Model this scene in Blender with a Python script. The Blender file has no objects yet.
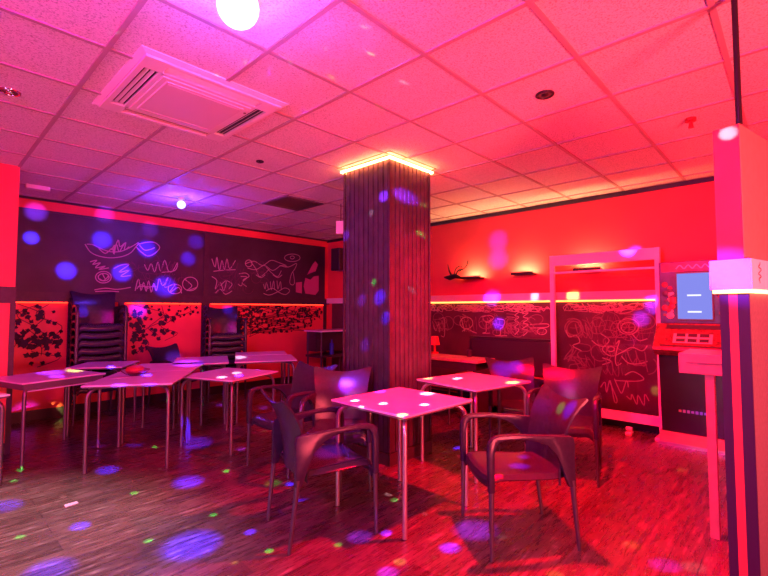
import bpy, bmesh, math, random
from mathutils import Vector, Matrix
random.seed(7)
S = bpy.context.scene
COL = S.collection
R = math.radians
CEIL = 2.755
XR, YL = 5.68, 6.87          # right wall plane, left wall plane

# ------------------------------------------------------------------ materials
def new_mat(name):
    m = bpy.data.materials.new(name); m.use_nodes = True
    nt = m.node_tree
    for n in list(nt.nodes): nt.nodes.remove(n)
    out = nt.nodes.new('ShaderNodeOutputMaterial')
    return m, nt, out
def node(nt, t, **kw):
    n = nt.nodes.new(t)
    for k, v in kw.items(): setattr(n, k, v)
    return n
def pbr(name, col, rough=.5, metal=0., spec=.5, noise=None, bump=0., bscale=200., coat=0., emit=None, estr=0.):
    m, nt, out = new_mat(name)
    b = node(nt, 'ShaderNodeBsdfPrincipled')
    b.inputs['Base Color'].default_value = (*col, 1)
    b.inputs['Roughness'].default_value = rough
    b.inputs['Metallic'].default_value = metal
    b.inputs['Specular IOR Level'].default_value = spec
    b.inputs['Coat Weight'].default_value = coat
    if emit:
        b.inputs['Emission Color'].default_value = (*emit, 1); b.inputs['Emission Strength'].default_value = estr
    tc = node(nt, 'ShaderNodeTexCoord')
    if noise:
        sc, amt = noise
        nz = node(nt, 'ShaderNodeTexNoise'); nz.inputs['Scale'].default_value = sc; nz.inputs['Detail'].default_value = 5
        nt.links.new(tc.outputs['Object'], nz.inputs['Vector'])
        mr = node(nt, 'ShaderNodeMapRange')
        mr.inputs['From Min'].default_value = .3; mr.inputs['From Max'].default_value = .7
        mr.inputs['To Min'].default_value = 1 - amt; mr.inputs['To Max'].default_value = 1 + amt
        nt.links.new(nz.outputs['Fac'], mr.inputs['Value'])
        vm = node(nt, 'ShaderNodeVectorMath', operation='SCALE'); vm.inputs[0].default_value = col
        nt.links.new(mr.outputs['Result'], vm.inputs['Scale'])
        nt.links.new(vm.outputs['Vector'], b.inputs['Base Color'])
    if bump:
        nb = node(nt, 'ShaderNodeTexNoise'); nb.inputs['Scale'].default_value = bscale; nb.inputs['Detail'].default_value = 3
        nt.links.new(tc.outputs['Object'], nb.inputs['Vector'])
        bp = node(nt, 'ShaderNodeBump'); bp.inputs['Strength'].default_value = bump; bp.inputs['Distance'].default_value = .004
        nt.links.new(nb.outputs['Fac'], bp.inputs['Height']); nt.links.new(bp.outputs['Normal'], b.inputs['Normal'])
    nt.links.new(b.outputs['BSDF'], out.inputs['Surface'])
    return m
def emis(name, col, s):
    m, nt, out = new_mat(name)
    e = node(nt, 'ShaderNodeEmission'); e.inputs['Color'].default_value = (*col, 1); e.inputs['Strength'].default_value = s
    nt.links.new(e.outputs['Emission'], out.inputs['Surface'])
    return m

M = {}
M['plastic'] = pbr('chair_resin', (.026, .020, .036), .22, noise=(40, .15), bump=.15, bscale=600)
M['leg_dark'] = pbr('dark_aluminium', (.10, .09, .11), .35, metal=.7)
M['steel'] = pbr('brushed_aluminium', (.50, .46, .48), .32, metal=.9)
M['steel_shaded'] = pbr('shaded_aluminium', (.20, .15, .17), .4, metal=.8)  # same aluminium, darkened in colour for the shade at the left tables
M['laminate'] = pbr('pale_laminate', (.76, .54, .72), .22, noise=(12, .05))
M['edge'] = pbr('dark_edge', (.12, .09, .11), .45)
M['red_paint'] = pbr('red_wall_paint', (.78, .055, .055), .55, noise=(3, .05), bump=.08, bscale=120)
M['red_panel'] = pbr('red_panel_paint', (.80, .07, .08), .4, noise=(4, .06))
M['board'] = pbr('chalkboard_paint', (.030, .022, .034), .45, noise=(3, .35), bump=.05, bscale=300)
M['chalk'] = pbr('chalk', (.42, .24, .33), .9)
M['chalk_lit'] = pbr('strip_lit_chalk', (.42, .26, .27), .9)  # right wall chalk, the strip's light brightened into its colour
M['chalk_dimlit'] = pbr('chalk_dimlit', (.24, .13, .14), .9)  # fainter copy of the lit right wall chalk
M['board_redlit'] = pbr('chalkboard_redlit', (.075, .032, .036), .45, noise=(3, .35))  # black board with the red light on it mixed into the colour
M['chalk_soft'] = pbr('chalk_dim', (.11, .05, .08), .9)
M['black'] = pbr('black_paint', (.015, .012, .018), .4)
M['black_gloss'] = pbr('black_gloss', (.012, .01, .014), .18)
M['dark_trim'] = pbr('dark_trim', (.035, .022, .03), .45, noise=(20, .2))
M['clad'] = pbr('dark_clad_wood', (.042, .031, .046), .5, noise=(9, .35), bump=.25, bscale=90)
M['white_plastic'] = pbr('white_plastic', (.80, .76, .76), .4)
M['grey_plastic'] = pbr('grille_plastic', (.70, .62, .64), .5)
M['frame_white'] = pbr('white_lacquer_frame', (.80, .55, .62), .35)
M['plaster_grey'] = pbr('grey_plaster', (.15, .13, .15), .8, noise=(60, .12), bump=.3, bscale=150)
M['stone_white'] = pbr('white_textured_stone', (.82, .78, .82), .7, bump=1.0, bscale=28)
M['warm_panel'] = pbr('salmon_panel', (.80, .24, .18), .55, noise=(30, .06))
M['purple'] = pbr('dark_purple_paint', (.035, .012, .055), .4)
M['leaf'] = pbr('dark_ivy', (.02, .006, .012), .6)
M['iron'] = pbr('black_iron', (.02, .012, .016), .4, metal=.3)
M['pale_wood'] = pbr('pale_wood', (.40, .24, .19), .4, noise=(14, .12))
M['vinyl'] = pbr('dark_vinyl', (.03, .016, .022), .4, bump=.2, bscale=60)
M['red_vinyl'] = pbr('red_vinyl', (.45, .02, .03), .4)
M['chrome'] = pbr('chrome', (.8, .8, .82), .15, metal=1.)
M['tile_bar'] = pbr('ceiling_bar', (.42, .32, .34), .6)
M['art_blue'] = pbr('machine_art', (.025, .015, .09), .3, noise=(9, .9))
M['art_red'] = pbr('machine_red', (.20, .02, .028), .3, noise=(25, .6))
M['pink_fill'] = pbr('pink_chalk_fill', (.45, .10, .22), .9)
M['ball'] = emis('ball_lamp_glow', (.42, .46, 1.0), 6)
M['ball_far'] = emis('far_ball_glow', (.22, .24, 1.0), 7)
M['led_warm'] = emis('warm_led', (1.0, .20, .06), 60)
M['led_wall'] = emis('wall_led', (1.0, .20, .04), 8)
M['led_red'] = emis('red_led', (1.0, .03, .012), 6)
M['led_pillar'] = emis('pillar_led', (1.0, .42, .16), 7)
M['wash'] = emis('sconce_glow', (1.0, .45, .17), 330)
M['screen'] = emis('screen_blue', (.27, .29, .95), 1.0)
M['screen_bar'] = emis('screen_white', (.9, .9, 1), 1.3)
M['logo_red'] = emis('logo_red', (1, .03, .05), .7)
M['logo_blue'] = emis('logo_blue', (.08, .1, 1), .7)
M['key'] = pbr('button_plate', (.75, .35, .35), .3)

def glass_mat():
    m, nt, out = new_mat('clear_sheet')
    t = node(nt, 'ShaderNodeBsdfTransparent'); t.inputs['Color'].default_value = (.93, .90, .92, 1)
    g = node(nt, 'ShaderNodeBsdfGlossy'); g.inputs['Roughness'].default_value = .03
    fr = node(nt, 'ShaderNodeFresnel'); fr.inputs['IOR'].default_value = 1.45
    mx = node(nt, 'ShaderNodeMixShader')
    nt.links.new(fr.outputs['Fac'], mx.inputs['Fac'])
    nt.links.new(t.outputs['BSDF'], mx.inputs[1]); nt.links.new(g.outputs['BSDF'], mx.inputs[2])
    nt.links.new(mx.outputs['Shader'], out.inputs['Surface'])
    return m
M['sheet'] = glass_mat()

def floor_mat():
    m, nt, out = new_mat('worn_plank_floor')
    b = node(nt, 'ShaderNodeBsdfPrincipled')
    tc = node(nt, 'ShaderNodeTexCoord')
    br = node(nt, 'ShaderNodeTexBrick')
    br.inputs['Scale'].default_value = 1; br.inputs['Brick Width'].default_value = 1.25; br.inputs['Row Height'].default_value = .14
    br.inputs['Mortar Size'].default_value = .0025; br.inputs['Mortar Smooth'].default_value = .3
    br.inputs['Color1'].default_value = (.060, .031, .028, 1); br.inputs['Color2'].default_value = (.115, .060, .054, 1)
    br.inputs['Mortar'].default_value = (.02, .01, .012, 1)
    nt.links.new(tc.outputs['Object'], br.inputs['Vector'])
    mp = node(nt, 'ShaderNodeMapping'); mp.inputs['Scale'].default_value = (1.6, 11, 1)
    nt.links.new(tc.outputs['Object'], mp.inputs['Vector'])
    nz = node(nt, 'ShaderNodeTexNoise'); nz.inputs['Scale'].default_value = 3; nz.inputs['Detail'].default_value = 8; nz.inputs['Roughness'].default_value = .7
    nt.links.new(mp.outputs['Vector'], nz.inputs['Vector'])
    # worn light scratches running along the planks
    cr = node(nt, 'ShaderNodeValToRGB')
    cr.color_ramp.elements[0].position = .57; cr.color_ramp.elements[0].color = (0, 0, 0, 1)
    cr.color_ramp.elements[1].position = .72; cr.color_ramp.elements[1].color = (1, 1, 1, 1)
    nt.links.new(nz.outputs['Fac'], cr.inputs['Fac'])
    nb = node(nt, 'ShaderNodeTexNoise'); nb.inputs['Scale'].default_value = 1.6; nb.inputs['Detail'].default_value = 4
    nt.links.new(tc.outputs['Object'], nb.inputs['Vector'])
    mm = node(nt, 'ShaderNodeMath', operation='MULTIPLY')
    nt.links.new(cr.outputs['Color'], mm.inputs[0]); nt.links.new(nb.outputs['Fac'], mm.inputs[1])
    dk = node(nt, 'ShaderNodeMapRange'); dk.inputs['From Min'].default_value = .3; dk.inputs['From Max'].default_value = .6
    dk.inputs['To Min'].default_value = .5; dk.inputs['To Max'].default_value = 1.1
    nt.links.new(nz.outputs['Fac'], dk.inputs['Value'])
    sc = node(nt, 'ShaderNodeVectorMath', operation='SCALE')
    nt.links.new(br.outputs['Color'], sc.inputs[0]); nt.links.new(dk.outputs['Result'], sc.inputs['Scale'])
    mx = node(nt, 'ShaderNodeMix', data_type='RGBA')
    nt.links.new(mm.outputs[0], mx.inputs['Factor'])
    nt.links.new(sc.outputs['Vector'], mx.inputs['A']); mx.inputs['B'].default_value = (.60, .46, .43, 1)
    nt.links.new(mx.outputs['Result'], b.inputs['Base Color'])
    rr = node(nt, 'ShaderNodeMapRange'); rr.inputs['To Min'].default_value = .16; rr.inputs['To Max'].default_value = .40
    b.inputs['Specular IOR Level'].default_value = .8
    nt.links.new(nz.outputs['Fac'], rr.inputs['Value']); nt.links.new(rr.outputs['Result'], b.inputs['Roughness'])
    bp = node(nt, 'ShaderNodeBump'); bp.inputs['Strength'].default_value = .25; bp.inputs['Distance'].default_value = .003
    nt.links.new(nz.outputs['Fac'], bp.inputs['Height']); nt.links.new(bp.outputs['Normal'], b.inputs['Normal'])
    nt.links.new(b.outputs['BSDF'], out.inputs['Surface'])
    return m
M['floor'] = floor_mat()

def ceiling_mat():
    m, nt, out = new_mat('mineral_fibre_tile')
    b = node(nt, 'ShaderNodeBsdfPrincipled'); b.inputs['Roughness'].default_value = .9
    tc = node(nt, 'ShaderNodeTexCoord')
    n1 = node(nt, 'ShaderNodeTexNoise'); n1.inputs['Scale'].default_value = 95; n1.inputs['Detail'].default_value = 6; n1.inputs['Roughness'].default_value = .75
    nt.links.new(tc.outputs['Object'], n1.inputs['Vector'])
    cr = node(nt, 'ShaderNodeValToRGB')
    cr.color_ramp.elements[0].position = .36; cr.color_ramp.elements[0].color = (.36, .30, .31, 1)
    cr.color_ramp.elements[1].position = .50; cr.color_ramp.elements[1].color = (.80, .74, .75, 1)
    nt.links.new(n1.outputs['Fac'], cr.inputs['Fac'])
    nt.links.new(cr.outputs['Color'], b.inputs['Base Color'])
    bp = node(nt, 'ShaderNodeBump'); bp.inputs['Strength'].default_value = .6; bp.inputs['Distance'].default_value = .006
    nt.links.new(n1.outputs['Fac'], bp.inputs['Height']); nt.links.new(bp.outputs['Normal'], b.inputs['Normal'])
    nt.links.new(b.outputs['BSDF'], out.inputs['Surface'])
    return m
M['tile'] = ceiling_mat()

# ------------------------------------------------------------------ mesh helpers
class MB:
    def __init__(s): s.bm = bmesh.new()
    def box(s, c, d, rz=0, rot=None, bev=0.):
        mt = Matrix.Translation(c) @ (rot or Matrix.Rotation(rz, 4, 'Z')) @ Matrix.Diagonal((*d, 1))
        r = bmesh.ops.create_cube(s.bm, size=1, matrix=mt)
        if bev:
            es = list({e for v in r['verts'] for e in v.link_edges})
            bmesh.ops.bevel(s.bm, geom=es, offset=bev, segments=2, affect='EDGES', profile=.5)
        return s
    def bb(s, x0, x1, y0, y1, z0, z1, bev=0.):
        return s.box(((x0+x1)/2, (y0+y1)/2, (z0+z1)/2), (abs(x1-x0), abs(y1-y0), abs(z1-z0)), bev=bev)
    def cyl(s, c, r, h, r2=None, seg=20, rot=None):
        mt = Matrix.Translation(c) @ (rot or Matrix.Identity(4))
        bmesh.ops.create_cone(s.bm, cap_ends=True, segments=seg, radius1=r, radius2=r if r2 is None else r2, depth=h, matrix=mt)
        return s
    def sph(s, c, r, sx=1, sy=1, sz=1, u=20, v=12):
        mt = Matrix.Translation(c) @ Matrix.Diagonal((r*sx, r*sy, r*sz, 1))
        bmesh.ops.create_uvsphere(s.bm, u_segments=u, v_segments=v, radius=1, matrix=mt)
        return s
    def tube(s, pts, r, seg=10, caps=True):
        pts = [Vector(p) for p in pts]; n = len(pts)
        rad = r if isinstance(r, (list, tuple)) else [r]*n
        rings = []; up = None
        for i, p in enumerate(pts):
            t = (pts[min(i+1, n-1)] - pts[max(i-1, 0)]).normalized()
            if up is None:
                up = Vector((0, 0, 1)) if abs(t.z) < .9 else Vector((1, 0, 0))
            a = t.cross(up)
            if a.length < 1e-4: a = t.cross(Vector((0, 1, 0)))
            a.normalize(); b = a.cross(t).normalized(); up = b
            rings.append([s.bm.verts.new(p + (a*math.cos(2*math.pi*k/seg) + b*math.sin(2*math.pi*k/seg))*rad[i]) for k in range(seg)])
        for i in range(n-1):
            for k in range(seg):
                s.bm.faces.new((rings[i][k], rings[i][(k+1) % seg], rings[i+1][(k+1) % seg], rings[i+1][k]))
        if caps:
            s.bm.faces.new(rings[0][::-1]); s.bm.faces.new(rings[-1])
        return s
    def grid(s, fn, nu, nv, thick=0.):
        vs = [[s.bm.verts.new(fn(i/(nu-1), j/(nv-1))) for j in range(nv)] for i in range(nu)]
        fs = [s.bm.faces.new((vs[i][j], vs[i+1][j], vs[i+1][j+1], vs[i][j+1])) for i in range(nu-1) for j in range(nv-1)]
        if thick:
            bmesh.ops.recalc_face_normals(s.bm, faces=fs)
            bmesh.ops.solidify(s.bm, geom=fs, thickness=thick)
        return s
    def prism(s, poly, fn, thick_vec, bev=0.):
        # poly: 2D outline, fn maps it into 3D, extruded along thick_vec
        vs = [s.bm.verts.new(fn(*p)) for p in poly]
        f = s.bm.faces.new(vs)
        r = bmesh.ops.extrude_face_region(s.bm, geom=[f])
        nv = [v for v in r['geom'] if isinstance(v, bmesh.types.BMVert)]
        bmesh.ops.translate(s.bm, verts=nv, vec=thick_vec)
        if bev:
            es = [e for e in s.bm.edges if e.is_valid and any(v in nv or v in vs for v in e.verts) and len(e.link_faces) == 2 and e.calc_face_angle(0) > 1.0]
            bmesh.ops.bevel(s.bm, geom=es, offset=bev, segments=2, affect='EDGES', profile=.5, clamp_overlap=True)
        return s
    def ribbon(s, pts, w, fn):
        # flat chalk stroke through 2D pts, fn maps into 3D
        n = len(pts); L = []; Rr = []
        for i in range(n):
            a = pts[max(i-1, 0)]; b = pts[min(i+1, n-1)]
            dx, dy = b[0]-a[0], b[1]-a[1]; l = math.hypot(dx, dy) or 1e-6
            nx, ny = -dy/l*w/2, dx/l*w/2
            L.append(s.bm.verts.new(fn(pts[i][0]+nx, pts[i][1]+ny))); Rr.append(s.bm.verts.new(fn(pts[i][0]-nx, pts[i][1]-ny)))
        for i in range(n-1):
            s.bm.faces.new((L[i], L[i+1], Rr[i+1], Rr[i]))
        return s
    def build(s, name, mat, parent=None, smooth=False):
        bmesh.ops.recalc_face_normals(s.bm, faces=s.bm.faces)
        me = bpy.data.meshes.new(name); s.bm.to_mesh(me); s.bm.free()
        mats = mat if isinstance(mat, (list, tuple)) else [mat]
        for m in mats: me.materials.append(m)
        if smooth:
            me.polygons.foreach_set('use_smooth', [True]*len(me.polygons))
            try: me.set_sharp_from_angle(angle=R(38))
            except Exception: pass
        o = bpy.data.objects.new(name, me); COL.objects.link(o)
        if parent: o.parent = parent
        return o
def tag(o, label=None, cat=None, group=None, kind=None):
    if label: o['label'] = label
    if cat: o['category'] = cat
    if group: o['group'] = group
    if kind: o['kind'] = kind
    return o
def thing(name, label, cat, loc=(0, 0, 0), rz=0, group=None):
    o = bpy.data.objects.new(name, None); COL.objects.link(o)
    o.empty_display_size = .1
    o.location = loc; o.rotation_euler = (0, 0, rz)
    return tag(o, label, cat, group)
def dup(o, parent=None):
    c = o.copy(); COL.objects.link(c)
    c.parent = parent
    for ch in list(o.children): dup(ch, c)
    return c
def smoothpts(P, n=8):
    out = []
    for i in range(len(P)-1):
        p0 = P[max(i-1, 0)]; p1 = P[i]; p2 = P[i+1]; p3 = P[min(i+2, len(P)-1)]
        for k in range(n):
            t = k/n
            out.append(tuple(.5*((2*p1[d]) + (-p0[d]+p2[d])*t + (2*p0[d]-5*p1[d]+4*p2[d]-p3[d])*t*t + (-p0[d]+3*p1[d]-3*p2[d]+p3[d])*t**3) for d in range(len(p1))))
    out.append(tuple(P[-1]))
    return out
def struct(o, kind='structure'):
    o['kind'] = kind; return o

# ------------------------------------------------------------------ setting
X0, Y0 = -2.6, -2.4
struct(MB().bb(X0, XR, Y0, YL, -.06, 0).build('floor', M['floor']))
struct(MB().bb(X0, XR, Y0, YL, CEIL, CEIL+.05).build('ceiling', M['tile']))
# ceiling T-bars: a 0.6 m grid
g = MB()
gx0, gy0 = 1.858, 1.438
for i in range(-8, 8):
    x = gx0 + .6*i
    if X0 < x < XR: g.bb(x-.013, x+.013, Y0, YL, CEIL-.009, CEIL)
for j in range(-7, 10):
    y = gy0 + .6*j
    if Y0 < y < YL: g.bb(X0, XR, y-.013, y+.013, CEIL-.0085, CEIL)
struct(g.build('trim_1', M['tile_bar']))
struct(MB().bb(X0-.1, XR+.1, YL, YL+.1, 0, CEIL).build('wall_left', M['red_paint']))
struct(MB().bb(XR, XR+.1, Y0, YL, 0, CEIL).build('wall_right', M['red_paint']))
M['rear_paint'] = pbr('rear_wall_paint', (.30, .05, .08), .8)
struct(MB().bb(X0-.1, X0, Y0, YL, 0, CEIL).build('wall_rear', M['rear_paint']))
struct(MB().bb(X0-.1, XR+.1, Y0-.1, Y0, 0, CEIL).build('wall_front', M['rear_paint']))
# dark cornice strips under the ceiling
struct(MB().bb(XR-.03, XR, Y0, YL, CEIL-.055, CEIL-.01).build('trim_2', M['black']))
struct(MB().bb(.66, XR-.03, YL-.03, YL, CEIL-.035, CEIL-.01).build('trim_3', M['black']))
struct(MB().bb(.66, XR, YL-.02, YL, 0, .13).build('baseboard_left', M['black']))
struct(MB().bb(XR-.02, XR, Y0, YL-.02, 0, .10).build('baseboard_right', M['black']))
# pier at the far left
struct(MB().bb(X0, .665, 5.5, YL, 0, CEIL).build('wall_pier', M['red_panel']))
struct(MB().bb(X0, .672, 5.48, 5.5, 1.42, 1.575).build('trim_4', M['dark_trim']))
struct(MB().bb(X0, .66, 5.482, 5.5, 0, .10).build('baseboard_pier', M['black']))
struct(MB().bb(.632, .672, 5.475, 5.5, 0.0, 1.42).build('trim_5', M['dark_trim']))
# dark rail and uprights over the left wall
struct(MB().bb(.665, 5.80 if XR > 5.8 else XR, YL-.05, YL, 1.455, 1.56).build('trim_6', M['dark_trim']))
for k, (xa, xb) in enumerate(((1.36, 1.43), (1.94, 2.0), (3.10, 3.22), (5.55, 5.62))):
    struct(MB().bb(xa, xb, YL-.04, YL, .13, 1.455).build('trim_%d' % (7+k), M['dark_trim']))
struct(MB().bb(3.12, 3.20, YL-.045, YL, 1.56, 2.60).build('trim_11', M['dark_trim']))
# glowing ledge and strip along the right wall
struct(MB().bb(XR-.07, XR, .5, YL-.05, 1.475, 1.575).build('trim_12', M['frame_white']))
CHALK_LEFT = [
  [(1.521, 2.221), (1.581, 2.125), (1.680, 2.077), (1.820, 2.064), (1.965, 2.096), (2.071, 2.160), (2.134, 2.251), (2.177, 2.304)],
  [(1.540, 2.223), (1.617, 2.220), (1.717, 2.173), (1.818, 2.148), (1.942, 2.165), (2.069, 2.239), (2.166, 2.315)],
  [(1.677, 2.180), (1.758, 2.119), (1.837, 2.197), (1.860, 2.117), (1.887, 2.261), (1.921, 2.158), (1.962, 2.233), (2.003, 2.297), (1.988, 2.188), (2.047, 2.242)],
  [(1.828, 2.172), (1.867, 2.247), (1.849, 2.139), (1.907, 2.322), (1.930, 2.230), (1.986, 2.283)],
  [(2.134, 2.251), (2.202, 2.185), (2.294, 2.132), (2.385, 2.177), (2.454, 2.272), (2.381, 2.339), (2.266, 2.326), (2.177, 2.292)],
  [(2.178, 2.280), (2.247, 2.214), (2.337, 2.235), (2.383, 2.264)],
  [(1.584, 1.990), (1.661, 2.019), (1.614, 1.958), (1.702, 1.987), (1.645, 1.915), (1.763, 1.946), (1.685, 1.894), (1.804, 1.926)],
  [(1.836, 1.800), (1.827, 1.764), (1.801, 1.736), (1.763, 1.719), (1.721, 1.718), (1.685, 1.733), (1.660, 1.760), (1.652, 1.794), (1.663, 1.829), (1.690, 1.856), (1.728, 1.871), (1.769, 1.871), (1.806, 1.855), (1.830, 1.826), (1.835, 1.790)],
  [(1.811, 1.798), (1.805, 1.776), (1.787, 1.757), (1.761, 1.746), (1.732, 1.745), (1.706, 1.755), (1.689, 1.772), (1.683, 1.795), (1.691, 1.817), (1.710, 1.835), (1.736, 1.845), (1.765, 1.844), (1.791, 1.834), (1.807, 1.815), (1.811, 1.792)],
  [(1.677, 1.803), (1.726, 1.840), (1.767, 1.773), (1.807, 1.821), (1.748, 1.749), (1.698, 1.770)],
  [(1.865, 1.918), (1.947, 1.971), (2.053, 1.991), (1.929, 1.875), (2.055, 1.907), (1.951, 1.818), (2.079, 1.837)],
  [(2.252, 2.005), (2.299, 1.923), (2.342, 2.025), (2.392, 1.904), (2.435, 2.057), (2.474, 1.922), (2.529, 2.089), (2.581, 1.941), (2.643, 1.932), (2.714, 2.066), (2.680, 1.947), (2.486, 1.905)],
  [(2.139, 1.623), (2.178, 1.794), (2.216, 1.626), (2.247, 1.748), (2.284, 1.616), (2.314, 1.776), (2.352, 1.605), (2.384, 1.742), (2.421, 1.632), (2.453, 1.808)],
  [(2.170, 1.685), (2.420, 1.694)],
  [(2.160, 1.648), (2.214, 1.711), (2.305, 1.665), (2.396, 1.718)],
  [(2.464, 1.808), (2.514, 1.710), (2.584, 1.840), (2.539, 1.686), (2.684, 1.742), (2.613, 1.613), (2.735, 1.693), (2.788, 1.604)],
  [(2.786, 1.669), (2.776, 1.637), (2.748, 1.611), (2.707, 1.596), (2.662, 1.596), (2.622, 1.610), (2.596, 1.635), (2.588, 1.667), (2.599, 1.698), (2.629, 1.723), (2.670, 1.736), (2.715, 1.735), (2.754, 1.720), (2.780, 1.693), (2.786, 1.661)],
  [(3.032, 1.757), (3.020, 1.710), (2.987, 1.671), (2.938, 1.650), (2.885, 1.650), (2.838, 1.670), (2.807, 1.707), (2.797, 1.753), (2.811, 1.799), (2.846, 1.836), (2.894, 1.855), (2.948, 1.854), (2.994, 1.831), (3.024, 1.792), (3.031, 1.745)],
  [(2.821, 1.826), (2.940, 1.727), (2.863, 1.646), (3.020, 1.704)],
  [(1.643, 1.619), (1.771, 1.646), (1.914, 1.635), (2.083, 1.669)],
  [(1.653, 1.597), (1.792, 1.608), (1.936, 1.603)],
  [(3.250, 2.173), (3.309, 2.041), (3.334, 2.208), (3.381, 1.991), (3.422, 2.160), (3.468, 2.010), (3.509, 2.195), (3.557, 2.030), (3.660, 2.179)],
  [(3.282, 1.971), (3.454, 2.001), (3.663, 2.023)],
  [(3.255, 1.887), (3.342, 1.823), (3.316, 1.685), (3.400, 1.798), (3.460, 1.662), (3.501, 1.831), (3.401, 1.743)],
  [(3.317, 1.616), (3.402, 1.688), (3.491, 1.607), (3.608, 1.666)],
  [(3.516, 1.831), (3.606, 1.779), (3.548, 1.693)],
  [(3.725, 1.956), (3.850, 1.977), (3.915, 1.923), (3.805, 1.859), (3.775, 1.757), (3.713, 1.784)],
  [(3.757, 1.914), (3.883, 1.907), (3.790, 1.815), (3.870, 1.747)],
  [(3.969, 2.152), (3.963, 2.125), (3.945, 2.103), (3.918, 2.091), (3.889, 2.089), (3.864, 2.100), (3.846, 2.120), (3.841, 2.145), (3.849, 2.171), (3.868, 2.192), (3.895, 2.204), (3.924, 2.204), (3.949, 2.192), (3.965, 2.171), (3.969, 2.145)],
  [(3.847, 2.137), (4.007, 2.193), (4.174, 2.131), (4.344, 2.235), (4.522, 2.203), (4.668, 2.167)],
  [(3.880, 2.066), (4.042, 2.048), (4.208, 2.134), (4.382, 2.055), (4.558, 2.159), (4.705, 2.139)],
  [(3.943, 2.173), (4.042, 2.063), (4.110, 1.934), (4.210, 1.984), (4.312, 2.081)],
  [(4.243, 2.106), (4.383, 1.994), (4.489, 1.954), (4.560, 2.067)],
  [(4.044, 1.959), (4.144, 1.915), (4.228, 1.970)],
  [(4.383, 1.979), (4.489, 1.933), (4.579, 1.990)],
  [(4.974, 2.335), (4.956, 2.302), (4.905, 2.273), (4.832, 2.254), (4.754, 2.249), (4.685, 2.258), (4.639, 2.279), (4.626, 2.309), (4.647, 2.341), (4.699, 2.369), (4.772, 2.387), (4.850, 2.391), (4.919, 2.381), (4.963, 2.358), (4.972, 2.326)],
  [(4.842, 2.330), (4.838, 2.317), (4.825, 2.306), (4.806, 2.299), (4.786, 2.297), (4.767, 2.302), (4.755, 2.311), (4.752, 2.324), (4.757, 2.337), (4.771, 2.347), (4.790, 2.354), (4.811, 2.354), (4.828, 2.349), (4.840, 2.339), (4.842, 2.327)],
  [(4.522, 2.157), (4.705, 2.139), (4.893, 2.222), (4.856, 2.118), (4.782, 2.018), (4.746, 1.858), (4.803, 1.813), (4.852, 1.863), (4.819, 2.052)],
  [(4.199, 1.640), (4.318, 1.613), (4.493, 1.678), (4.637, 1.751), (4.748, 1.707), (4.656, 1.630), (4.511, 1.669), (4.386, 1.736), (4.249, 1.686)],
  [(4.196, 1.804), (4.231, 1.715), (4.253, 1.836), (4.300, 1.703)],
  [(4.332, 1.855), (4.359, 1.704), (4.402, 1.873), (4.422, 1.706)],
  [(4.472, 1.877), (4.492, 1.724), (4.544, 1.865), (4.564, 1.726)],
]
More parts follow.
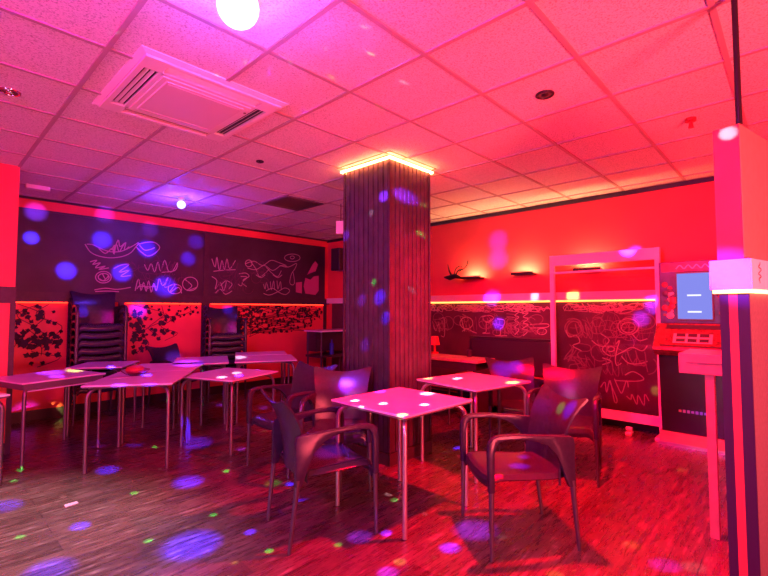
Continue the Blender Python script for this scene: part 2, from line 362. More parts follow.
CHALK_RIGHT = [
  [(3.492, 1.159), (3.504, 1.121), (3.536, 1.091), (3.582, 1.073), (3.633, 1.073), (3.678, 1.090), (3.708, 1.121), (3.716, 1.159), (3.701, 1.197), (3.666, 1.227), (3.618, 1.241), (3.567, 1.239), (3.525, 1.219), (3.498, 1.187), (3.493, 1.149)],
  [(3.679, 1.028), (3.604, 1.068), (3.502, 1.034), (3.431, 1.012)],
  [(3.692, 1.218), (3.634, 1.030)],
  [(3.344, 1.248), (3.219, 1.274), (3.152, 1.238), (3.221, 1.177), (3.270, 1.164), (3.272, 1.042), (3.333, 1.015), (3.209, 1.020)],
  [(3.330, 1.224), (3.262, 1.176), (3.179, 1.226)],
  [(3.099, 1.227), (2.982, 1.205), (3.009, 1.110), (3.049, 1.085), (3.050, 1.002), (3.129, 0.987), (2.947, 0.994)],
  [(4.066, 1.213), (4.002, 1.214), (4.004, 0.951), (4.068, 0.949)],
  [(4.215, 1.103), (4.165, 1.025), (4.115, 1.132), (4.100, 1.000)],
  [(2.827, 1.359), (2.777, 1.382), (2.815, 1.335), (2.766, 1.324), (2.829, 1.277), (2.767, 1.255), (2.830, 1.208), (2.768, 1.174), (2.831, 1.115), (2.770, 1.082), (2.833, 1.011)],
  [(2.681, 1.336), (2.717, 1.301), (2.633, 1.313), (2.706, 1.256), (2.634, 1.234), (2.707, 1.175), (2.636, 1.154), (2.721, 1.095), (2.637, 1.075), (2.710, 1.004)],
  [(2.612, 1.155), (2.381, 1.171), (2.382, 1.127), (2.613, 1.110)],
  [(2.387, 1.072), (2.394, 1.055), (2.412, 1.040), (2.439, 1.031), (2.467, 1.031), (2.493, 1.038), (2.510, 1.052), (2.515, 1.070), (2.506, 1.088), (2.486, 1.102), (2.459, 1.109), (2.430, 1.109), (2.406, 1.100), (2.390, 1.085), (2.388, 1.068)],
  [(2.692, 1.382), (2.633, 1.336), (2.681, 1.336), (2.585, 1.359)],
  [(2.537, 1.381), (2.492, 1.336), (2.456, 1.392), (2.423, 1.337), (2.377, 1.392), (2.322, 1.348)],
  [(1.742, 0.429), (1.692, 0.497), (1.676, 0.376), (1.635, 0.523), (1.593, 0.286), (1.565, 0.310), (1.644, 0.522)],
  [(1.587, 0.549), (1.534, 0.414), (1.507, 0.398), (1.458, 0.543), (1.442, 0.465)],
  [(1.463, 0.364), (1.419, 0.330), (1.408, 0.391), (1.358, 0.280), (1.346, 0.389), (1.288, 0.281), (1.277, 0.408), (1.236, 0.337)],
  [(1.559, 0.955), (1.521, 0.997), (1.551, 0.895), (1.572, 0.772), (1.555, 0.703), (1.508, 0.737)],
  [(1.728, 1.070), (1.633, 0.992), (1.713, 0.885), (1.619, 0.809), (1.505, 0.858), (1.395, 0.924), (1.290, 0.891), (1.237, 0.953)],
  [(1.506, 0.817), (1.435, 0.743), (1.329, 0.742), (1.241, 0.778)],
  [(1.475, 0.600), (1.384, 0.649), (1.281, 0.581), (1.369, 0.542), (1.587, 0.528)],
  [(1.829, 0.983), (1.751, 0.924), (1.635, 0.920)],
  [(1.579, 0.893), (1.583, 0.880), (1.594, 0.870), (1.610, 0.863), (1.627, 0.863), (1.642, 0.868), (1.652, 0.878), (1.655, 0.890), (1.649, 0.903), (1.638, 0.913), (1.621, 0.919), (1.604, 0.919), (1.590, 0.913), (1.581, 0.903), (1.579, 0.890)],
  [(1.318, 1.164), (1.330, 1.125), (1.361, 1.093), (1.406, 1.074), (1.455, 1.074), (1.499, 1.091), (1.527, 1.124), (1.535, 1.164), (1.520, 1.204), (1.485, 1.235), (1.438, 1.250), (1.390, 1.248), (1.349, 1.227), (1.324, 1.194), (1.319, 1.154)],
  [(1.354, 1.154), (1.362, 1.127), (1.383, 1.106), (1.413, 1.093), (1.445, 1.093), (1.474, 1.105), (1.493, 1.126), (1.498, 1.153), (1.488, 1.180), (1.465, 1.200), (1.434, 1.211), (1.402, 1.209), (1.374, 1.196), (1.357, 1.173), (1.355, 1.147)],
  [(1.717, 0.699), (1.620, 0.748), (1.715, 0.782)],
  [(1.391, 1.083), (1.322, 1.007), (1.235, 1.031)],
  [(2.139, 1.099), (2.098, 1.013), (2.012, 1.038), (1.972, 0.954), (2.057, 0.907), (1.954, 0.849)],
]
# ------------------------------------------------------------------ chalkboards
def scribble(rng, w, h, kind):
    """a chalk mark of about w x h, as 2D points round the origin"""
    P = []
    if kind == 'zig':
        n = rng.randint(4, 8)
        P = [(-w/2 + w*i/n + rng.uniform(-.1, .1)*w/n, (h/2 if i % 2 else -h/2)*rng.uniform(.5, 1)) for i in range(n+1)]
    elif kind == 'loop':
        n = 26; tu = rng.uniform(2, 3.5)
        P = [(-w/2 + w*i/n + .16*w*math.cos(tu*2*math.pi*i/n), h*.42*math.sin(tu*2*math.pi*i/n+1)) for i in range(n+1)]
    elif kind == 'arc':
        a0 = rng.uniform(0, 6.28); sp = rng.uniform(2, 5)
        P = [(w/2*math.cos(a0+sp*i/16), h/2*math.sin(a0+sp*i/16)) for i in range(17)]
    elif kind == 'ess':
        P = smoothpts([(w*.4, h*.45), (-w*.3, h*.4), (-w*.3, h*.08), (w*.3, -h*.08), (w*.3, -h*.42), (-w*.4, -h*.45)], 5)
    elif kind == 'ring':
        P = [(w/2*math.cos(6.5*i/18), h/2*math.sin(6.5*i/18)) for i in range(19)]
    else:
        P = smoothpts([(rng.uniform(-w/2, w/2), rng.uniform(-h/2, h/2)) for _ in range(6)], 5)
    return P
def chalk_field(mb, rng, fn, regions):
    for (x, y, w, h, n, sw, st) in regions:
        for _ in range(n):
            k = rng.choice(st)
            ww = rng.uniform(.16, .5)*w if w > .25 else rng.uniform(.4, .9)*w
            hh = rng.uniform(.3, .75)*h
            cx = x + rng.uniform(-.5, .5)*max(w-ww, .01); cy = y + rng.uniform(-.5, .5)*max(h-hh, .01)
            cap = .6 if st == BIG else .20
            ww = min(ww, cap); hh = min(hh, cap)
            cx = x + rng.uniform(-.5, .5)*max(w-ww, .01); cy = y + rng.uniform(-.5, .5)*max(h-hh, .01)
            a = rng.uniform(-.2, .2)
            P = scribble(rng, ww, hh, k)
            P = [(cx + px*math.cos(a) - py*math.sin(a), cy + px*math.sin(a) + py*math.cos(a)) for px, py in P]
            mb.ribbon(P, sw*rng.uniform(.7, 1.3), fn)
BIG = ['arc', 'wild', 'loop']
ALL = ['zig', 'loop', 'arc', 'ess', 'ring', 'wild']
lay = [0]
def left_fn(x, z):
    lay[0] += 1
    return (x, YL-.034 - (lay[0] % 97)*1.2e-5, z)
def right_fn(y, z):
    lay[0] += 1
    return (XR-.034 - (lay[0] % 97)*1.2e-5, y, z)
def left_board(x0, x1, label, regions, faint, seed):
    t = thing('chalkboard', label, 'chalkboard', ((x0+x1)/2, YL, 1.56), 0, 'chalkboards on the left wall')
    def loc(o): o.location = (-(x0+x1)/2, -YL, -1.56); return o
    loc(MB().bb(x0, x1, YL-.03, YL, 1.56, 2.60).build('board_panel', M['board'], t))
    fr = MB()
    fr.bb(x0, x1, YL-.04, YL-.03, 2.575, 2.60); fr.bb(x0, x1, YL-.04, YL-.03, 1.56, 1.575)
    loc(fr.build('board_frame', M['dark_trim'], t))
    rng = random.Random(seed)
    mb = MB()
    for P in regions: mb.ribbon(smoothpts(P, 4), .013, left_fn)
    loc(mb.build('chalk_drawing', M['chalk'], t))['kind'] = 'stuff'
    mb = MB(); chalk_field(mb, rng, left_fn, faint); loc(mb.build('chalk_scrawl', M['chalk_soft'], t))['kind'] = 'stuff'
    return t, loc
tb, _ = left_board(.67, 3.12, 'wide black chalkboard nearest the left pier, winged scrawl and tags at its right half', [s for s in CHALK_LEFT if s[0][0] < 3.14],
    [(2.5, 1.9, 1.2, .6, 16, .008, ALL)], 3)
tb, loc2 = left_board(3.20, 5.58, 'black chalkboard at the corner end of the left wall, with a pink mug drawing', [s for s in CHALK_LEFT if s[0][0] >= 3.14],
    [(3.9, 1.9, 1.2, .6, 14, .008, ALL), (3.42, 1.75, .3, .3, 6, .011, ALL)], 5)
mug = MB()
def lf(x, z): return (x, YL-.0365, z)
mug.prism([(5.10, 1.66), (5.34, 1.64), (5.42, 1.72), (5.42, 2.02), (5.30, 2.00), (5.22, 1.93), (5.10, 1.96), (5.06, 1.80)], lf, (0, -.001, 0))
mug.prism([(4.88, 1.68), (5.02, 1.66), (5.02, 1.88), (4.88, 1.86)], lf, (0, -.001, 0))
mug.prism([(5.22, 2.06), (5.34, 2.10), (5.40, 2.24), (5.33, 2.30), (5.26, 2.22), (5.14, 2.02)], lf, (0, -.001, 0))
loc2(mug.build('chalk_mug', M['pink_fill'], tb))

# red panels with dark ivy under the boards
def ivy(x0, x1, label, spots, seed, beads=True):
    rng = random.Random(seed)
    t = thing('ivy_panel', label, 'wall panel', ((x0+x1)/2, YL, .13), 0, 'red ivy panels on the left wall')
    def loc(o): o.location = (-(x0+x1)/2, -YL, -.13); return o
    loc(MB().bb(x0, x1, YL-.022, YL-.001, .13, 1.455).build('panel', M['red_panel'], t))
    mb = MB()
    for (cx, cz, rx, rz, n, ls) in spots:
        for _ in range(n):
            a = rng.uniform(0, 6.28); rr = math.sqrt(rng.random())
            x = cx + rx*rr*math.cos(a); z = cz + rz*rr*math.sin(a)
            if not (x0+.04 < x < x1-.04 and .2 < z < 1.44): continue
            l = ls*rng.uniform(.55, 1.05); th = rng.uniform(0, 6.28); tilt = rng.uniform(-.02, .02)
            pts = [(0, -.5), (.38, -.28), (.5, .1), (.22, .18), (0, .62), (-.22, .18), (-.5, .1), (-.38, -.28)]
            vs = []
            for px_, pz_ in pts:
                u = (px_*math.cos(th) - pz_*math.sin(th))*l; v = (px_*math.sin(th) + pz_*math.cos(th))*l
                vs.append(mb.bm.verts.new((x+u, YL-.035 - rng.uniform(0, .006) + tilt*px_, z+v)))
            mb.bm.faces.new(vs)
        # stems wandering through the patch
        for _ in range(max(1, n//14)):
            P = smoothpts([(cx + rng.uniform(-rx, rx), YL-.03, cz + rz*(1 - 2*i/4)) for i in range(5)], 4)
            P = [(min(max(p[0], x0+.03), x1-.03), p[1], min(max(p[2], .2), 1.44)) for p in P]
            mb.tube(P, .004, 5)
    o = loc(mb.build('ivy_leaves', M['leaf'], t)); o['kind'] = 'stuff'
    if beads:
        mb = MB(); n = int((x1-x0)/.06)
        for k in range(n):
            mb.sph((x0+.03+.06*k, YL-.035, 1.452 + .012*(k % 2)), .016, u=8, v=6)
        o = loc(mb.build('bead_fringe', M['red_panel'], t)); o['kind'] = 'stuff'
def rail_led(x0, x1, label):
    tag(MB().bb(x0, x1, YL-.048, YL-.030, 1.436, 1.452).build('led_strip', M['led_red']), label, 'light strip', 'red light strips under the left wall rail')
rail_led(.70, 1.35, 'red glowing strip under the rail left of the tall chair stack')
rail_led(2.02, 3.08, 'red glowing strip under the rail between the two chair stacks')
rail_led(3.24, 5.53, 'long red glowing strip under the rail right of the shorter chair stack')
ivy(.68, 1.36, 'red wall panel with dark ivy beside the left pier', [(1.05, 1.15, .26, .28, 44, .075), (1.15, .85, .22, .2, 20, .08), (1.0, .95, .2, .16, 12, .09)], 11)
ivy(2.0, 3.10, 'red wall panel with dark ivy between the two tall chair stacks', [(2.3, 1.2, .28, .22, 36, .07), (2.2, .95, .18, .2, 16, .09), (2.75, 1.33, .34, .1, 22, .055), (2.55, 1.1, .2, .2, 12, .08)], 12)
ivy(3.22, 5.55, 'long red wall panel densely covered in dark ivy, at the corner end', [(4.5, 1.19, .95, .25, 190, .06), (3.9, 1.15, .35, .26, 50, .06), (3.7, .9, .2, .3, 26, .07), (5.2, 1.3, .3, .14, 40, .06)], 13)

# twisted garlands on the uprights
def garland(x, label):
    mb = MB()
    for s in (0, 1, 2):
        mb.tube([(x + .035*math.cos(i*.55+s*2.1), YL-.075 + .02*math.sin(i*.55+s*2.1), .16 + 1.26*i/70) for i in range(71)], .009, 6)
    tag(mb.build('twisted_garland', M['purple'], None, True), label, 'garland', 'twisted garlands on the uprights')
garland(1.395, 'dark twisted garland on the upright left of the nine-chair stack')
garland(1.97, 'dark twisted garland on the upright right of the nine-chair stack')
garland(3.14, 'dark twisted garland on the upright beside the shorter chair stack')

# right-hand wall board
t = thing('chalkboard', 'long black chalkboard full of scrawl under the glowing strip on the right wall', 'chalkboard', (XR, 3.0, .2))
def locr(o): o.location = (-XR, -3.0, -.2); return o
locr(MB().bb(XR-.031, XR-.001, .7, 6.7, .12, 1.474).build('board_panel', M['board_redlit'], t))
rng = random.Random(21); mb = MB()
for P in CHALK_RIGHT: mb.ribbon(smoothpts(P, 4), .012, right_fn)
chalk_field(mb, rng, right_fn, [(3.35, 1.38, 2.1, .13, 50, .009, ALL), (1.65, 1.38, 1.05, .13, 26, .009, ALL)])
locr(mb.build('chalk_drawing', M['chalk_lit'], t))['kind'] = 'stuff'
mb = MB()
chalk_field(mb, rng, right_fn, [(1.65, .95, 1.1, .9, 26, .009, ALL), (3.3, 1.14, 2.0, .34, 34, .009, ALL), (1.65, 1.15, 1.05, .36, 18, .009, ALL)])
locr(mb.build('chalk_scrawl', M['chalk_dimlit'], t))['kind'] = 'stuff'
# LED strip under the ledge
tag(MB().bb(XR-.062, XR-.035, .75, 4.9, 1.453, 1.475).build('led_strip', M['led_wall']), 'warm glowing light strip under the ledge along the right wall', 'light strip')

# ------------------------------------------------------------------ column
cx0, cx1, cy0, cy1 = 2.87, 3.45, 2.62, 3.22
col = thing('column', 'square dark ribbed wooden column in the middle of the room', 'column', ((cx0+cx1)/2, (cy0+cy1)/2, 0))
def lc(o): o.location = (-(cx0+cx1)/2, -(cy0+cy1)/2, 0); return o
lc(MB().bb(cx0+.012, cx1-.012, cy0+.012, cy1-.012, 0, CEIL).build('core', M['black'], col))
mb = MB(); n = 9; pw = (cy1-cy0-.03)/n
for k in range(n):
    y = cy0+.015+pw*(k+.5)
    for x in (cx0+.006, cx1-.006): mb.box((x, y, 1.42), (.016, pw-.012, 2.62), bev=.004)
pw = (cx1-cx0-.03)/n
for k in range(n):
    x = cx0+.015+pw*(k+.5)
    for y in (cy0+.006, cy1-.006): mb.box((x, y, 1.42), (pw-.012, .016, 2.62), bev=.004)
lc(mb.build('ribbed_cladding', M['clad'], col))
mb = MB()
for x in (cx0, cx1):
    for y in (cy0, cy1): mb.box((x, y, 1.42), (.02, .02, 2.62), bev=.003)
lc(mb.build('corner_bead', M['dark_trim'], col))
mb = MB()
mb.bb(cx0-.012, cx1+.012, cy0-.012, cy0+.01, 0, .10); mb.bb(cx0-.012, cx1+.012, cy1-.01, cy1+.012, 0, .10)
mb.bb(cx0-.012, cx0+.01, cy0, cy1, 0, .10); mb.bb(cx1-.01, cx1+.012, cy0, cy1, 0, .10)
lc(mb.build('plinth', M['dark_trim'], col))
mb = MB(); e = .022
for y in (cy0-e, cy1+e): mb.bb(cx0-e-.008, cx1+e+.008, y-.008, y+.008, CEIL-.05, CEIL-.032)
for x in (cx0-e, cx1+e): mb.bb(x-.008, x+.008, cy0-e, cy1+e, CEIL-.05, CEIL-.032)
tag(mb.build('led_strip', M['led_warm']), 'warm glowing light strip round the top of the ribbed column', 'light strip')
mb = MB(); e = .05
for y in (cy0-e, cy1+e): mb.bb(cx0-e-.006, cx1+e+.006, y-.006, y+.006, CEIL-.004, CEIL-.001)
for x in (cx0-e, cx1+e): mb.bb(x-.006, x+.006, cy0-e, cy1+e, CEIL-.004, CEIL-.001)
lc(mb.build('top_collar', M['dark_trim'], col))

# ------------------------------------------------------------------ armchair
def make_chair(name, label, group=None):
    t = thing(name, label, 'chair', group=group)
    # seat: dished shell with a rolled front and turned-down rims
    prof = [(.260, .362), (.268, .395), (.258, .424), (.235, .436), (.19, .440), (.10, .437), (0, .432), (-.10, .428), (-.17, .430), (-.205, .44)]
    def seat(u, v):
        k = u*(len(prof)-1); i = min(int(k), len(prof)-2); f = k-i
        x = prof[i][0]*(1-f)+prof[i+1][0]*f; z = prof[i][1]*(1-f)+prof[i+1][1]*f
        s = 2*v-1; hw = .235 - .03*max(0, min(1, (.26-x)/.47))
        a = abs(s)
        z += -.012*(1-s*s) - (.035*((a-.86)/.14) if a > .86 else 0) + (.008*(a/.86)**3 if a <= .86 else .008)
        x -= .012*s*s if x > .2 else 0
        return (x, hw*s, z)
    MB().grid(seat, 28, 19, .012).build('seat', M['plastic'], t, True)
    # backrest: reclined, wrapped round, wings at the top corners
    def back(u, v):
        s = 2*u-1; a = abs(s)
        zt = .812 + .052*a**2 - .012*max(0, a-.9)/.1
        zb = .400 - .035*a**4
        z = zb + v*(zt-zb)
        h = (z-.425)/.43
        h0 = max(h, 0); x = -.205 - .040*h0 - .108*h0**3.6
        h = max(h, 0); hw = .216 + .006*h + .034*max(0, (h-.45)/.55)**1.5
        x += .050*(a**2)*(1-.25*h)
        return (x, hw*s, z)
    MB().grid(back, 23, 19, .011).build('backrest', M['plastic'], t, True)
    poly = [(.275, .36), (.279, .57), (.272, .628), (.248, .656), (.205, .669), (.10, .671), (0, .663), (-.12, .655), (-.205, .648), (-.236, .640), (-.246, .60), (-.243, .50), (-.247, .36),
            (-.205, .36), (-.185, .41), (-.160, .48), (-.125, .55), (-.075, .598), (-.01, .626), (.07, .640), (.16, .641), (.208, .632), (.230, .606), (.238, .56), (.239, .36)]
    for s in (1, -1):
        mb = MB()
        def f(x, z, s=s):
            k = max(0, min(1, -x/.22)); k = k*k*(3-2*k)
            return (x, s*(.236 - .030*k + .012*(.66-z)), z)
        mb.prism(poly, f, (0, s*.036, 0), bev=.009)
        mb.build('armrest', M['plastic'], t, True)
    for s in (1, -1):
        MB().tube([(.256, s*.257, .40), (.257, s*.258, .30), (.260, s*.265, .004)], [.0165, .0150, .0105], 12).build('leg', M['leg_dark'], t, True)
        MB().tube([(-.228, s*.232, .40), (-.236, s*.230, .30), (-.268, s*.222, .004)], [.0165, .0150, .0105], 12).build('leg', M['leg_dark'], t, True)
    return t
proto = make_chair('armchair', 'dark resin armchair in the left foreground, its back to us, facing the front square table', 'dark armchairs round the two centre tables')
proto.location = (1.794, 2.234, 0); proto.rotation_euler = (0, 0, R(-17))
def chair(x, y, a, label, group, z=0):
    c = dup(proto); c.location = (x, y, z); c.rotation_euler = (0, 0, R(a)); tag(c, label, 'chair', group); return c
G1 = 'dark armchairs round the two centre tables'
chair(2.55, 1.28, 140, 'dark resin armchair in the right foreground with a green light spot on its backrest', G1)
chair(2.385, 2.735, 223, 'dark armchair behind the front square table, in front of the column', G1)
chair(2.33, 3.31, 186, 'dark armchair half hidden behind the one in front of the column, turned to the left', G1)
chair(4.11, 2.03, 223, 'dark armchair beyond the second square table, blue light spot on its back', G1)
chair(3.83, 1.46, 191, 'dark armchair just behind the right foreground chair, near the framed clear screen', G1)
ORD = ['bottom', 'second from the bottom', 'third from the bottom', 'fourth from the bottom', 'middle', 'fourth from the top', 'third from the top', 'second from the top', 'topmost']
for k in range(9):
    chair(1.60, 6.46, -93, 'dark armchair, %s of the tall nine-chair stack by the left wall' % ORD[k], 'nine-chair stack by the left wall', .093*k)
ORD7 = ['bottom', 'second from the bottom', 'third from the bottom', 'middle', 'third from the top', 'second from the top', 'topmost']
for k in range(7):
    chair(3.30, 6.46, -106, 'dark armchair, %s of the shorter seven-chair stack by the left wall' % ORD7[k], 'seven-chair stack by the left wall', .093*k)
chair(2.56, 6.40, -72, 'dark armchair standing alone between the two chair stacks behind the long table row', 'single chairs by the left wall')

# ------------------------------------------------------------------ square tables
def make_table(name, label, w=.70, d=.70, z=.73, group=None, mat='laminate', legs='steel_shaded'):
    t = thing(name, label, 'table', group=group)
    MB().box((0, 0, z-.007), (w, d, .014), bev=.003).build('tabletop', M[mat], t)
    MB().box((0, 0, z-.0195), (w-.012, d-.012, .011)).build('edge_band', M['edge'], t)
    ins = .035
    for sx in (1, -1):
        for sy in (1, -1):
            cx_, cy_ = sx*(w/2-ins), sy*(d/2-ins)
            P = [(cx_, cy_, .004), (cx_, cy_, z-.12)]
            for k in range(1, 7):
                a = k/6*math.pi/2
                P.append((cx_ - sx*.085*(1-math.cos(a))*.8, cy_ - sy*.085*(1-math.cos(a))*.8, z-.12+.085*math.sin(a)))
            P.append((cx_ - sx*.15, cy_ - sy*.15, z-.035))
            MB().tube(P, .0155, 12).build('leg', M[legs], t, True)
    mb = MB()
    for s in (1, -1):
        mb.box((0, s*(d/2-.18), z-.035), (w-.34, .025, .02)); mb.box((s*(w/2-.18), 0, z-.035), (.025, d-.34, .02))
    mb.build('underframe', M['edge'], t)
    return t
def place(o, x, y, rz): o.location = (x, y, 0); o.rotation_euler = (0, 0, R(rz)); return o
GT = 'square pale-topped tables'
t1 = place(make_table('square_table', 'square pale table in the foreground between two dark armchairs', group=GT, legs='steel'), 2.36, 2.04, -2)
t2 = place(make_table('square_table', 'square pale table right of the column, behind the front one', w=.72, group=GT, legs='steel'), 3.435, 2.13, -10)
def corner_place(o, fx, fy, rz, w, d):      # put the front-left corner of the top at (fx, fy)
    a = R(rz)
    return place(o, fx + w/2*math.cos(a) - d/2*math.sin(a), fy + w/2*math.sin(a) + d/2*math.cos(a), rz)
GL = 'tables pushed together along the left wall'
corner_place(make_table('square_table', 'pale table at the front of the joined group, with a glass bowl on it', w=.70, d=.80, group=GL), .965, 4.33, -35, .70, .80)
corner_place(make_table('square_table', 'pale table directly behind the glass bowl table in the joined group', w=.70, d=.70, group=GL), 1.435, 5.0, -35, .70, .70)
corner_place(make_table('square_table', 'pale table at the far left of the joined group, before the tall chair stack', w=.565, d=.58, group=GL), 1.13, 5.76, -35, .565, .58)
corner_place(make_table('square_table', 'pale table at the right end of the joined group, near the column', w=.74, d=.72, group=GL), 2.65, 4.93, -29, .74, .72)
corner_place(make_table('square_table', 'pale table in the middle of the joined group, in front of the lone chair', w=.62, d=.80, group=GL), 2.03, 5.22, -26, .62, .80)
corner_place(make_table('square_table', 'pale table at the back right of the joined group, before the shorter chair stack', w=.70, d=.50, group=GL), 3.015, 5.60, -29, .70, .50)
corner_place(make_table('square_table', 'slightly lower pale table tucked under the right side of the joined group', w=.70, d=.70, z=.697, group=GL), 2.055, 3.86, 20, .70, .70)
ta = corner_place(make_table('square_table', 'pale table with a dark deep apron at the far left, nearest the red pier', w=.70, d=.66, group=GL), .655, 4.83, 16, .70, .66)
mb = MB()
for s in (1, -1):
    mb.box((0, s*.305, .69), (.66, .02, .05)); mb.box((s*.325, 0, .69), (.02, .60, .05))
mb.build('apron', M['edge'], ta)
mb = MB()
mb.bm.free()
for y in (-.28, .28): MB().box((0, y, .650), (.60, .03, .012)).build('lower_rail', M['laminate'], ta)
corner_place(make_table('square_table', 'pale table cut by the left picture edge, in front of the red pier', w=.70, d=.70, z=.697, group=GL), -.13, 4.32, 16, .70, .70)

# bowl with a red lamp shape on the front table of the group
a = Vector((1.47, 4.63, .73))
bw = thing('glass_bowl', 'clear glass bowl with a red domed lid on the front table of the joined group', 'bowl', a)
mb = MB()
def bowl(u, v):
    th = u*2*math.pi; r = .05 + .075*v; return (r*math.cos(th)*(1+.04*math.cos(10*th)), r*math.sin(th)*(1+.04*math.cos(10*th)), .004 + .05*v**1.6)
mb.grid(bowl, 41, 8); mb.cyl((0, 0, .003), .05, .004)
mb.build('bowl', M['sheet'], bw, True)
MB().sph((0, 0, .052), .085, 1, 1, .55).build('dome_lid', M['red_vinyl'], bw, True)
MB().cyl((0, 0, .102), .012, .02).build('knob', M['chrome'], bw, True)
mb = MB()
mb.prism([(-.10, -.02), (.06, -.08), (.12, -.02), (.02, .05), (-.06, .06)], lambda x, y: (x, y, 0), (0, 0, .004))
o = mb.build('folded_napkin', M['chalk']); o.location = (1.33, 4.60, .7302); tag(o, 'crumpled pale napkin left of the glass bowl', 'napkin')
# ------------------------------------------------------------------ ceiling fittings
ac = thing('air_conditioner', 'large square white air conditioning cassette set in the ceiling', 'air conditioner', (1.235, 2.955, CEIL), 0)
hw = .46
mb = MB()                                   # sloped fascia: a bevelled frame with an open middle
def ring(a, za, b, zb):
    A = [mb.bm.verts.new((sx*a, sy*a*1.04, za)) for sx, sy in ((1, 1), (-1, 1), (-1, -1), (1, -1))]
    B = [mb.bm.verts.new((sx*b, sy*b*1.04, zb)) for sx, sy in ((1, 1), (-1, 1), (-1, -1), (1, -1))]
    for k in range(4): mb.bm.faces.new((A[k], A[(k+1) % 4], B[(k+1) % 4], B[k]))
ring(hw, 0, hw, -.006); ring(hw, -.006, .428, -.018)
mb.build('fascia', M['white_plastic'], ac)
mb = MB()                                   # corner pads and bars between slots
for sx in (1, -1):
    for sy in (1, -1): mb.box((sx*.362, sy*.362*1.04, -.022), (.130, .135, .016), bev=.003)
for s in (1, -1):
    mb.box((0, s*.425, -.022), (.60, .034, .016), bev=.003); mb.box((s*.408, 0, -.022), (.034, .62, .016), bev=.003)
    mb.box((0, s*.310, -.022), (.62, .03, .018), bev=.003); mb.box((s*.300, 0, -.022), (.03, .64, .018), bev=.003)
mb.build('frame', M['white_plastic'], ac)
mb = MB()
for s in (1, -1):
    mb.box((0, s*.368, -.006), (.60, .085, .012)); mb.box((s*.353, 0, -.006), (.08, .60, .012))
mb.build('air_slot', M['black'], ac)
for s in (1, -1):
    for k in (0, 1):
        MB().box((0, s*(.352+.030*k), -.019), (.585, .020, .004), rot=Matrix.Rotation(s*.7, 4, 'X'), bev=.001).build('louvre', M['white_plastic'], ac)
        MB().box((s*(.338+.030*k), 0, -.019), (.020, .585, .004), rot=Matrix.Rotation(-s*.7, 4, 'Y'), bev=.001).build('louvre', M['white_plastic'], ac)
mb = MB(); mb.box((0, 0, -.026), (.57, .59, .020), bev=.004)
mb.build('centre_panel', M['white_plastic'], ac)
mb = MB(); mb.box((0, 0, -.038), (.50, .52, .008), bev=.003)
for k in range(2): mb.box((0, -.235+.47*k, -.0425), (.47, .006, .003))
mb.build('intake_grille', M['grey_plastic'], ac)
MB().cyl((.285, -.21, -.036), .010, .008).build('status_light', M['chrome'], ac, True)

v = thing('ceiling_vent', 'dark square vent grille set in the ceiling near the left wall', 'vent', (3.36, 4.79, CEIL), 0)
MB().box((0, 0, -.004), (.57, .57, .008)).build('backing', M['dark_trim'], v)
mb = MB()
for s in (1, -1): mb.box((0, s*.275, -.010), (.57, .03, .012)); mb.box((s*.275, 0, -.010), (.03, .52, .012))
for k in range(13): mb.box((0, -.24+.04*k, -.010), (.52, .016, .004), rot=Matrix.Rotation(.6, 4, 'X'))
mb.build('grille', M['edge'], v)

def downlight(x, y, label, mat='chrome', r=.05):
    t = thing('downlight', label, 'ceiling light', (x, y, CEIL), 0, 'small recessed ceiling fittings')
    mb = MB(); mb.tube([(r*math.cos(2*math.pi*k/24), r*math.sin(2*math.pi*k/24), -.005) for k in range(25)], .009, 8, caps=False)
    mb.build('rim', M[mat], t, True)
    MB().cyl((0, 0, -.003), r-.006, .006).build('lens', M['edge'], t, True)
    MB().sph((0, 0, -.006), r*.45, 1, 1, .5).build('bulb', M[mat], t, True)
downlight(.373, 3.628, 'small chrome recessed downlight in the ceiling left of the air conditioner')
downlight(2.751, 1.146, 'small dark recessed downlight in the ceiling right of the column', 'iron')
downlight(2.182, 3.643, 'tiny dark recessed fitting in the ceiling between air conditioner and column', 'iron', .028)
mb = MB(); mb.box((.908, 6.2, CEIL-.03), (.22, .10, .05), bev=.01)
tag(mb.build('emergency_light', M['white_plastic']), 'pale emergency light box on the ceiling above the left end of the chalkboard', 'emergency light')
d = thing('shadow_smear', 'small dark shadow detector hanging under the ceiling near the striped pillar', 'smear', (3.836, .52, CEIL))  # a smear of shade on the ceiling, built as a small solid
MB().cyl((0, 0, -.012), .035, .024).build('base', M['red_vinyl'], d, True)
MB().cyl((0, 0, -.045), .018, .05, .010).build('head', M['red_vinyl'], d, True)
e = thing('hanging_sign', 'small white sign hanging under the ceiling beside the column', 'sign', (3.82, 4.36, 2.46))
MB().box((0, 0, -.02), (.03, .12, .17), rz=.7, bev=.004).build('plate', M['white_plastic'], e)
MB().tube([(0, 0, .06), (0, 0, CEIL-2.46)], .006, 8).build('rod', M['dark_trim'], e)

# party lights
def party_ball(x, y, r, mat, label, z):
    t = thing('party_light', label, 'party light', (x, y, CEIL), 0, 'round party lights on the ceiling')
    MB().cyl((0, 0, -.012), r*.75, .024).build('base', M['white_plastic'], t, True)
    MB().cyl((0, 0, -.035), r*.35, .03).build('neck', M['white_plastic'], t, True)
    mb = MB(); bmesh.ops.create_icosphere(mb.bm, subdivisions=3, radius=r, matrix=Matrix.Translation((0, 0, z)))
    mb.build('globe', M[mat], t, True)
party_ball(.913, 1.719, .088, 'ball', 'bright bluish white party light globe on the ceiling at the top edge', -.090)
party_ball(2.24, 5.565, .050, 'ball_far', 'small glowing blue party light on the ceiling before the chalkboard', -.09)

